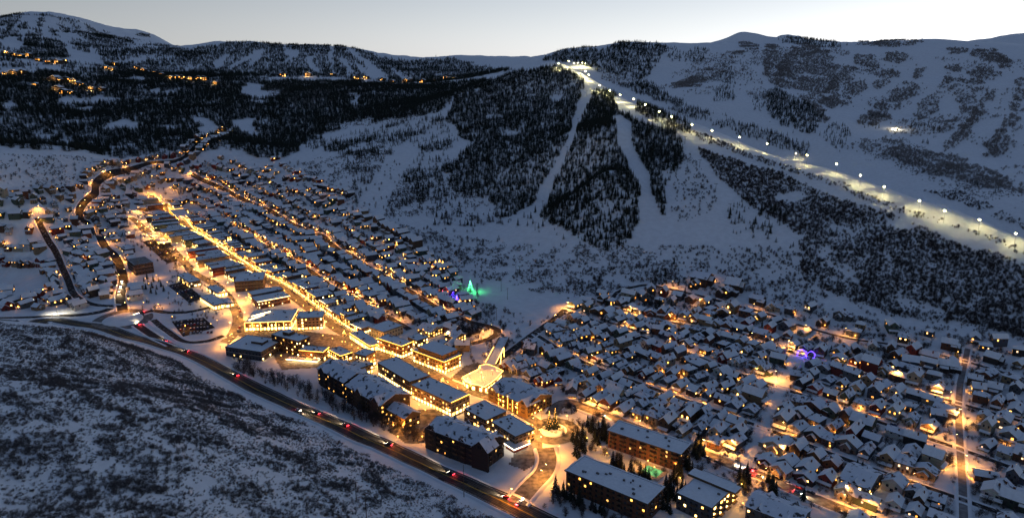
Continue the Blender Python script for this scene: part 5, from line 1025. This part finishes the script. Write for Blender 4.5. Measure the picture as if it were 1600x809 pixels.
def along(nm, px, py, side, rev=False):
    L = ROADS[nm]; g = ground(px, py)[:2]; i = int(np.argmin(np.hypot(*(L - g).T))); N = normals2(L); d = np.array([N[i][1], -N[i][0]]); return L[i] + N[i] * side, (-d if rev else d)
for px, py, side, rev, c, lab in [(297,548,3.5,True,'black','with red tail lights where the highway leaves the traffic circle'),(370,587,3.5,True,'red','with red tail lights on the highway beside the snowy low block'),(463,643,-3.5,False,'white','with headlights on the highway below the green lit lodge'),(492,648,3.5,True,'black','following another car on the highway below the green lit lodge'),(536,668,3.5,True,'red','with tail lights on the highway below the three gabled lodge'),(607,694,3.5,True,'black','with tail lights on the highway at the courtyard entrance'),(700,742,3.5,True,'black','with tail lights on the highway below the long dark lodge'),(790,778,3.5,True,'red','with tail lights on the highway at the station road junction')]:
    p, d = along('highway', px, py, side, rev); car(p, d, c, f'{c} car {lab}', 'cars driving on the highway', True, .45, False)
for px, py, rd, rev, c, lab in [(190,440,'north_road',True,'silver','leading the tail light queue on the north road'),(189,448,'north_road',True,'black','second in the tail light queue on the north road'),(187,456,'north_road',True,'red','third in the tail light queue on the north road'),(203,477,'circle_exit',True,'black','with tail lights at the traffic circle exit'),(226,497,'circle_link',True,'red','with tail lights leaving the traffic circle'),(220,503,'circle_link',True,'grey','braking behind the car leaving the traffic circle'),(262,533,'circle_link',True,'black','with tail lights where the circle link meets the highway'),(1170,736,'lower_avenue',True,'red','with tail lights on the lower avenue'),(1190,745,'lower_avenue',False,'white','with headlights on the lower avenue by the firs'),(1250,769,'lower_avenue',False,'silver','with headlights on the lower avenue below the snow lot'),(940,648,'lower_avenue',False,'white','with headlights on the lower avenue near the roundabout'),(800,782,'station_road',True,'white','with headlights at the station road junction')]:
    p, d = along(rd, px, py, 1.6 * (1 if rev else -1), rev); car(p, d, c, f'{c} car {lab}', 'cars driving through town', True, .45, False)
# parking lot and parked cars
lot = gl([(268,502),(318,496),(336,512),(286,526)]); road_n[0] += 1
b = MB(); qd = [lot[0], lot[1], lot[2], lot[3]]; n_ = 12
gr = [[(lot[0] * (1 - v) + lot[3] * v) * (1 - u) + (lot[1] * (1 - v) + lot[2] * v) * u for u in np.linspace(0, 1, n_)] for v in np.linspace(0, 1, n_)]
for i in range(n_ - 1):
    for j in range(n_ - 1): b.face([(q[0], q[1], float(height(q[0], q[1])) + .2) for q in (gr[i][j], gr[i][j + 1], gr[i + 1][j + 1], gr[i + 1][j])][::-1])
o = b.put('parking_lot', ['asphalt']); tag(o, kind='structure')
u = (lot[1] - lot[0])[:2]; lu = np.linalg.norm(u); u /= lu; v = np.array([-u[1], u[0]]); v = v if (lot[3] - lot[0])[:2] @ v > 0 else -v; dep = float((lot[3] - lot[0])[:2] @ v); k = 0
rows_ = 4
for r_ in range(rows_):
    for i in range(int(lu / 3.0)):
        if random.random() < .12: continue
        p = lot[0][:2] + u * (2 + 3.0 * i + (lot[3] - lot[0])[:2] @ u * (r_ + .5) / rows_) + v * dep * (r_ + .5) / rows_; c = random.choice(list(CARC)); car(p, v if r_ % 2 else -v, c, f'snow dusted {c} car parked in the lot beside the traffic circle', 'cars parked in the lot', False, .22)
def car_park(px4, rows_, label, group):
    lot = gl(px4); gr = [[(lot[0] * (1 - v) + lot[3] * v) * (1 - u) + (lot[1] * (1 - v) + lot[2] * v) * u for u in np.linspace(0, 1, 12)] for v in np.linspace(0, 1, 12)]; b = MB()
    for i in range(11):
        for j in range(11): b.face([(q[0], q[1], float(height(q[0], q[1])) + .2) for q in (gr[i][j], gr[i][j + 1], gr[i + 1][j + 1], gr[i + 1][j])][::-1])
    tag(b.put('parking_lot', ['lanesurface']), kind='structure'); e1 = (lot[1] - lot[0])[:2]; e2 = (lot[3] - lot[0])[:2]; n = int(np.linalg.norm(e1) / 3.1); d = e2 / np.linalg.norm(e2)
    for r_ in range(rows_):
        for i in range(n):
            if random.random() < .25: continue
            c = random.choice(list(CARC)); car(lot[0][:2] + e1 * (i + .5) / n + e2 * (r_ + .5) / rows_, d if r_ % 2 else -d, c, f'snow dusted {c} car {label}', group, False, .22)
car_park([(222,378),(246,372),(292,404),(262,412)], 4, 'parked in the lot behind the windowless block', 'cars parked behind the windowless block')
car_park([(262,446),(285,440),(318,466),(296,474)], 3, 'parked on the terraces above the circle exit', 'cars parked on the terraces')
for k in range(60):
    t = random.random(); u_ = random.random(); town_tree(205 + 90 * t + 20 * u_, 366 + 52 * t - 14 * u_ + 10, random.uniform(3, 6), 'bare tree around the lot behind the windowless block', 'bare trees around the upper car park', True) if False else None
def parked(nm, off, x0, x1, step, phrase, prob=.6):
    L = resample(ROADS[nm], step, False); N = normals2(L)
    for i in range(len(L)):
        px, py = project(L[i][0], L[i][1], float(height(*L[i])))
        if x0 < px < x1 and random.random() < prob: d = np.array([N[i][1], -N[i][0]]); c = random.choice(list(CARC)); car(L[i] + N[i] * off, d, c, f'snow dusted {c} car parked {phrase}', 'cars parked along the streets', False, .4)
parked('lower_avenue', 4.0, 1080, 1400, 7, 'on the uphill edge of the lower avenue', .5); parked('lower_avenue', -4.0, 1090, 1400, 7, 'on the downhill edge of the lower avenue', .35); parked('main_street', 4.2, 380, 620, 7, 'at the kerb of main street', .35); parked('middle_lane', 2.4, 1190, 1540, 9, 'on the middle lane', .2)
parked('upper_lane', 2.4, 1190, 1540, 9, 'on the upper lane', .15); parked('back_alley', 3.5, 260, 372, 8, 'along the back alley', .4)

# ------------------------------------------------------------------ plaza, bridge, pool, trees with lights
c0 = ground(748, 592); hd = 5.0
P_ = [ground(px, py, hd)[:2] for px, py in [(723,590),(727,597),(736,601),(748,603),(757,606),(766,600),(776,592),(786,580),(772,573),(760,569),(749,572),(748,577),(736,583)]]
P_ = np.array(P_); zb = float(height(*P_.mean(0)))
def ccw(P): a = np.sum(P[:, 0] * np.roll(P[:, 1], -1) - np.roll(P[:, 0], -1) * P[:, 1]); return P if a > 0 else P[::-1]
P_ = ccw(P_); cm_ = P_.mean(0); e = empty('plaza_deck', (cm_[0], cm_[1], zb)); tag(e, 'rounded snowy plaza deck with glowing arched front at the foot of the bridge', 'plaza')
Q = (P_ - cm_).tolist(); b = MB(); b.prism(Q, -2, hd); b.put('deck_wall', [wallmat('tan')], e); b = MB(); b.prism((np.array(Q) * .985).tolist(), hd, hd + .3); b.put('deck_snow', ['roofsnow'], e)
string_line(e, [(x * 1.01, y * 1.01, hd + .7) for x, y in Q + [Q[0]]], 'bulb', .16)
for i in range(len(Q)):
    a = np.array(Q[i]); c = np.array(Q[(i + 1) % len(Q)]); d = c - a; ln = np.linalg.norm(d); m = (a + c) / 2; rz = math.atan2(d[1], d[0])
    for t in np.arange(2, ln - 1.5, 4.0): q = a + d * t / ln; window(e, q[0], q[1], .5, 3.0, 3.4, rz, LIT[1], 'arched_window')
for q in ((-.55, -.2), (.1, -.5), (.5, .1), (-.1, .3), (.0, -.1)):
    r_ = np.abs(np.array(Q)).max(0); lx, ly = q[0] * r_[0], q[1] * r_[1]; b = MB(); b.tube([(lx, ly, hd), (lx, ly, hd + 4)], .09, .07); b.put('lamp_post', ['metal'], e); b = MB(); b.tube([(lx, ly, hd + 4), (lx, ly, hd + 4.6)], .25, .3, 8); b.put('deck_lamp', ['bulb'], e); link('deck_light', L_WARM, e, (lx, ly, hd + 5.2))
A, B = ground(768, 566, 5), ground(788, 530, 3); d = (B - A)[:2]; ln = np.linalg.norm(d); e = empty('footbridge', (A[0], A[1], zb), math.atan2(d[1], d[0])); tag(e, 'snow covered ski bridge rising from the plaza to the snow run', 'bridge')
b = MB(); b.box(-4, ln, -4.5, 4.5, 4.2, 5.1, 0, 1); b.put('deck', [wallmat('brown'), 'roofsnow'], e)
for s in (-1, 1): b = MB(); b.box(-4, ln, s * 4.5 - .2, s * 4.5 + .2, 5.1, 6.2); b.put('railing', ['wood'], e); string_line(e, [(-4, s * 4.5, 6.4), (ln * .55, s * 4.5, 6.4)], 'bulb', .16)
for t in (.35, .8): b = MB(); b.box(ln * t - .6, ln * t + .6, -4, 4, -2, 4.2); b.put('pier', [wallmat('brown')], e)
arch = [(ln * .12, -6.2, .4), (ln * .18, -6.2, 9), (ln * .34, -6.2, 10.5), (ln * .40, -6.2, 9), (ln * .42, -6.2, .4)]; string_line(e, arch, 'bulb', .25, 'lit_arch')
pl = gl([(1002,735),(1012,728),(1036,738),(1026,746)]); u = (pl[2] - pl[1])[:2]; lu = np.linalg.norm(u); u /= lu; c = pl.mean(0); e = empty('swimming_pool', (c[0], c[1], c[2]), math.atan2(u[1], u[0])); tag(e, 'green lit outdoor swimming pool between the two apartment blocks', 'pool')
b = MB(); 
for x0, x1, y0, y1 in ((-lu / 2 - 2.5, lu / 2 + 2.5, -7, -4.5), (-lu / 2 - 2.5, lu / 2 + 2.5, 4.5, 7), (-lu / 2 - 2.5, -lu / 2, -4.5, 4.5), (lu / 2, lu / 2 + 2.5, -4.5, 4.5)): b.box(x0, x1, y0, y1, -1, .55)
b.put('pool_deck', ['lighttrim'], e); b = MB(); b.box(-lu / 2, lu / 2, -4.5, 4.5, -1, .40); b.put('water', [mat('poolwater', (.1, .4, .3), .1, emit=(.25, .9, .3), strength=.16)], e)
def bulb_tree(px, py, h, m, label, light=None, n=150, wid=.26, cat='lit tree', group=None, bare=False):
    p = ground(px, py); e = empty('lit_tree', p, random.uniform(0, 6)); tag(e, label, cat, group)
    link('trunk', CTRUNK, e, None, None, (h, h, h)); link('crown', random.choice(ASP if bare else CONIF), e, None, None, (h * (1.5 if bare else 1.1), h * (1.5 if bare else 1.1), h)); b = MB()
    for k in range(n):
        t = random.random() ** .8; z = h * (.12 + .86 * t); r = h * wid * (1 - t) * random.uniform(.75, 1.05) + .1; a = random.uniform(0, 6.28); s = .11; x, y = r * math.cos(a), r * math.sin(a)
        b.face([(x - s, y, z), (x, y + s, z - s), (x, y, z + s * 1.4)]); b.face([(x + s, y, z), (x, y - s, z - s), (x, y, z + s * 1.4)])
    b.put('string_lights', [m], e)
    if light: link('tree_light', light, e, (h * .36, -h * .36, h * .5))
    return e
LT = lampdata('lit_tree_glow', 900, (1, .48, .10), .8)
bulb_tree(858,672,15,'bulb','lit conifer wrapped in gold lights on the roundabout island, beside its taller twin',LT,170,.12); bulb_tree(867,671,17,'bulb','taller lit conifer wrapped in gold lights on the roundabout island',LT,170,.12)
bulb_tree(735,456,13,'bulbgreen','conifer glowing green at the foot of the ski hill',lampdata('green_glow', 900, (.08, 1, .3), .8),400)
for px, py in [(681,418),(687,416),(692,418),(620,388)]: bulb_tree(px, py, 9, 'bulb', 'small conifer wrapped in warm lights above the upper avenue', None, 200, group='warm lit conifers above the avenue')
for px, py, m in [(692,462,'bulbpink'),(700,468,'bulbblue'),(708,463,'bulbblue'),(714,470,'bulbblue')]: bulb_tree(px, py, 6, m, f'small conifer wrapped in {m[4:]} lights beside the upper avenue', lampdata('tree_glow_' + m, 200, (1, .2, .3) if 'pink' in m else (.15, .08, 1)), 220, group='coloured lit conifers beside the avenue')
for px, py in [(247,316),(243,312),(238,318),(252,312)]: bulb_tree(px, py, 9, 'bulb', 'tree wrapped in warm lights at the top of main street', LT if px > 246 else None, 200, group='lit trees at the top of main street')
for i, (p, n) in enumerate(zip(ML, MN)):
    if i % 2 == 0:
        q = p + n * (5.0 if i % 4 else -5.0); px, py = project(q[0], q[1], float(height(*q))); bulb_tree(px, py, random.uniform(5, 7), random.choice(['bulb', 'bulbgold', 'bulb']), 'bare street tree wrapped in warm lights on main street', None, 110, .34, group='lit street trees of main street', bare=True)
for px, py, nm in [(1252,557,'first'), (1266,560,'second')]:
    g = ground(px, py); e = empty('light_garland', g); tag(e, f'blue garland on the {nm} of two blue lit houses under the hillside lane', 'light garland'); string_line(e, [(-3.6, 0, 4.6), (0, 0, 7.2), (3.6, 0, 4.6)], 'bulbblue', .07); string_line(e, [(-3.6, 0, -.2), (-3.6, 0, 4.6)], 'bulbblue', .06); string_line(e, [(3.6, 0, -.2), (3.6, 0, 4.6)], 'bulbblue', .06); link('garland_light', lampdata('blue_glow_' + nm, 120, (.12, .05, 1)), e, (0, -3, 4))

# ------------------------------------------------------------------ poles, lift, extra trees
def pole(px, py, h, label, cat='utility pole', arms=1):
    p = ground(px, py); e = empty('utility_pole', p, .5); tag(e, label, cat); b = MB(); b.tube([(0, 0, -1), (0, 0, h)], .22, .13, 6); b.put('pole', ['wood'], e)
    for k in range(arms): b = MB(); b.box(-1.3, 1.3, -.1, .1, h - .6 - 1.2 * k, h - .35 - 1.2 * k); b.put('crossarm', ['wood'], e)
pole(725,776,21,'tall grey pole standing on the scrub side edge of the highway', arms=0); pole(557,782,11,'short utility pole among the foreground scrub'); pole(573,815,16,'taller utility pole at the clearing in the foreground scrub'); pole(944,673,15,'tall pole beside the apartment block above the lower avenue', arms=0)
for px, py, lb in [(783,455,'by the snow run'),(776,500,'above the hairpin'),(793,468,'right of the snow run'),(806,425,'where the snow run meets the hill')]: pole(px, py, 13, 'dark timber pole ' + lb)
TW = MB(); TW.tube([(0, 0, -1), (0, 0, 11)], .35, .22, 6); TWM = TW.mesh('mast', ['metal']); TA = MB(); TA.box(-2.6, 2.6, -.15, .15, 10.7, 11.1); TAM = TA.mesh('crossbar', ['metal'])
for line, nm in (([(917,150),(903,195),(886,240),(866,285),(848,325),(836,360),(825,395),(812,430)], 'in the straight lift cut'), ([(1070,225),(1093,262),(1118,300),(1140,332)], 'in the narrow cut through the bare woods')):
    for k, (px, py) in enumerate(line): e = empty('lift_tower', ground(px, py), -.6); tag(e, f'ski lift tower {nm}, {ordinal(k)} from its top', 'lift tower', 'ski lift towers'); link('mast', TWM, e); link('crossbar', TAM, e)
def town_tree(px, py, h, label, group, bare=False):
    p = ground(px, py); e = empty('bare_tree' if bare else 'conifer_tree', (p[0], p[1], p[2] - .2), random.uniform(0, 6)); s = h; e.scale = (s * (1.3 if bare else 1.05), s * (1.3 if bare else 1.05), s)
    link('crown', random.choice(ASP if bare else CONIF), e); link('trunk', CTRUNK, e); tag(e, label, 'tree' if bare else 'conifer', group)
for px, py in [(895,690),(902,694),(908,702),(900,712),(925,676),(935,680),(918,668),(945,688),(930,690),(957,730),(970,735),(985,738),(963,726),(1008,745),(1000,742),(1040,760),(1046,772),(1038,778),(1052,752),(1060,742),(1065,765),(1070,728),(1076,735),(1090,700),(1094,708),(1085,712),(880,775),(892,782),(905,790),(925,795),(938,800),(868,770),(1160,760),(1166,752),(1155,748),(1200,755),(1206,770),(910,684),(942,672),(1030,790),(1042,797),(1057,783)]:
    town_tree(px + 5, py + 5, random.uniform(7, 12), 'dark conifer standing between the apartment blocks', 'conifers around the apartment blocks')
    town_tree(px, py, random.uniform(9, 15), 'dark conifer standing between the apartment blocks', 'conifers around the apartment blocks')
for px, py in [(1255,782),(1345,745),(1352,752),(1338,735),(1362,705),(1255,668),(1240,660),(1268,672),(1248,675),(1030,480),(1035,492),(1048,485),(1052,492),(1080,495),(1088,498),(1110,505),(1118,500),(1290,548),(1298,552),(1190,515),(1185,522),(1420,545),(1428,552),(1493,560),(1500,552),(730,470),(733,478),(737,486),(945,470),(948,480),(955,600),(965,606),(975,560),(985,628),(1345,680),(1325,648)]:
    town_tree(px, py, random.uniform(7, 13), 'dark conifer growing among the houses below the ski hill', 'conifers among the houses')
for px, py in [(225,440),(232,445),(238,450),(245,452),(252,448),(240,440),(230,436),(248,440),(256,455),(236,458),(244,460),(228,452)]: town_tree(px, py, random.uniform(6, 9), 'dark conifer in the clump on the snowy terraces', 'conifer clump by the traffic circle')
for i in range(150):
    t = random.random(); px = 365 + 300 * t; py = 573 + 120 * t + random.uniform(-14, 7); town_tree(px, py, random.uniform(4.5, 9.5), 'bare tree on the bank between highway and dark lodges', 'bare trees on the highway bank', True)
for i in range(30):
    t = random.random(); town_tree(850 + 170 * t, 775 + 40 * t + random.uniform(0, 25), random.uniform(4, 7), 'bare tree between the highway and the lower apartment block', 'bare trees below the apartment block', True)
for i in range(90):
    nm = random.choice(['upper_lane', 'middle_lane', 'lower_lane', 'hillside_lane']); L = ROADS[nm]; p = L[random.randrange(len(L))] + normals2(L)[0] * random.uniform(-30, 30); px, py = project(p[0], p[1], float(height(*p)))
    if 880 < px < 1600 and py < 805 and free(p, 7, 5): town_tree(px, py, random.uniform(4, 8), 'bare garden tree among the houses between the lanes', 'bare garden trees between the lanes', True)
for i in range(70):
    t = random.random(); town_tree(208 + 85 * t + random.uniform(-8, 14), 372 + 45 * t + random.uniform(-8, 14), random.uniform(3, 6), 'bare tree around the lot behind the windowless block', 'bare trees around the upper car park', True)
for i in range(45): town_tree(random.uniform(262, 345), random.uniform(425, 475), random.uniform(2.5, 5), 'bare tree among the terraces below the back alley', 'bare trees on the terraces', True)
for i in range(40): town_tree(random.uniform(205, 350), random.uniform(470, 500), random.uniform(2.5, 5), 'bare tree on the snowy verges beside the traffic circle', 'bare trees by the traffic circle', True)
tp = []
for _ in range(1500):
    px = random.uniform(0, 760); py = random.uniform(255, 480); p = ground(px, py)
    if p[1] > 500 and py < 330 + .25 * px and free(p[:2], 6.5, 7): tp.append(p)
tp = np.array(tp)[:420]; scatter_object('town_trees', tp - (0, 0, .2), rng.uniform(4, 8, len(tp)), 'asp', ASP, 'small bare trees scattered between the far town houses', 'trees', 1.3)

# ------------------------------------------------------------------ far villages
vil = [(10,84),(22,88),(33,90),(45,88),(60,96),(75,99),(92,100),(100,98),(8,117),(22,117),(36,116),(80,126),(88,127),(95,128),(103,128),(114,130),(121,133),(128,134),(92,143),(100,147),(110,147),(142,140),(160,142),(165,108),(174,110),(180,103),(214,108),(225,112),(240,115),(253,118),(268,123),(276,124),(284,124),(296,126),(310,125),(318,126),(336,132),(56,135)]
vil2 = [(x + random.uniform(-3, 3), y + random.uniform(-3, 2.5)) for x, y in [(440,119),(448,119),(457,120),(466,119),(480,118),(492,119),(505,121),(520,120),(534,121),(546,122),(556,124),(570,126),(585,128),(600,129),(612,130),(622,131),(632,130),(642,129),(650,128),(662,128),(674,127),(686,126),(694,125),(702,125),(710,125),(728,120),(738,119)] if random.random() < .62]
VG = bpy.data.lights.new('village_glow', 'POINT'); VG.energy = 4000; VG.color = (1, .6, .22)
for k, (px, py) in enumerate(vil + vil2):
    p = ground(px, py); big = random.uniform(.8, 1.5); w, d, h = 16 * big, 12 * big, 8 * big; e = empty('lodge', p, random.uniform(-.5, .5)); first = k < len(vil)
    tag(e, 'lit lodge of the village on the far left hillside' if first else 'lit lodge in the far village below the distant ski runs', 'lodge', 'lodges of the far left village' if first else 'lodges of the village below the distant runs')
    b = MB(); b.box(-w / 2, w / 2, -d / 2, d / 2, -4, h); b.put('wall', [wallmat('brown')], e); b = MB(); b.gable(w, d, h, h + w * .22, .8, .5); b.put('roof', ['roofsnow', 'trim'], e)
    for i in range(6): window(e, -w / 2 + w * (i % 3 + .5) / 3, -d / 2, 1.5 + h * .45 * (i // 3), w * .15, h * .25, 0, litmat(.55, HLIT[:4] + [HLIT[5]]))
    if k % 3 == 0: link('yard_light', VG, e, (0, -d / 2 - 9, 6))

yard = []
for lane in ('upper_lane', 'middle_lane', 'lower_lane', 'hillside_lane', 'lower_avenue', 'park_avenue', 'middle_street'):
    L = resample(ROADS[lane], 3.0, False); N = normals2(L)
    for k in range(len(L) * 11):
        i = random.randrange(len(L)); p = L[i] + N[i] * random.uniform(-46, 46)
        if fbm(np.array([p[0] / 14]), np.array([p[1] / 14]), 2)[0] > .38 and free(p, 5.0, 4.2): yard.append((p[0], p[1], float(height(*p))))
yard = np.array(yard); scatter_object('garden_shrubs', yard - (0, 0, .1), rng.uniform(.9, 3.6, len(yard)), 'oak', OAK, 'bare shrubs filling the yards between the houses', 'shrubs', 1.4)
gt = yard[::2] + rng.normal(0, .8, (len(yard[::2]), 3)) * (1, 1, 0); scatter_object('garden_trees', gt - (0, 0, .2), rng.uniform(2.5, 6.5, len(gt)), 'asp', ASP, 'dark bare trees growing in the yards between the houses', 'trees', 1.5)
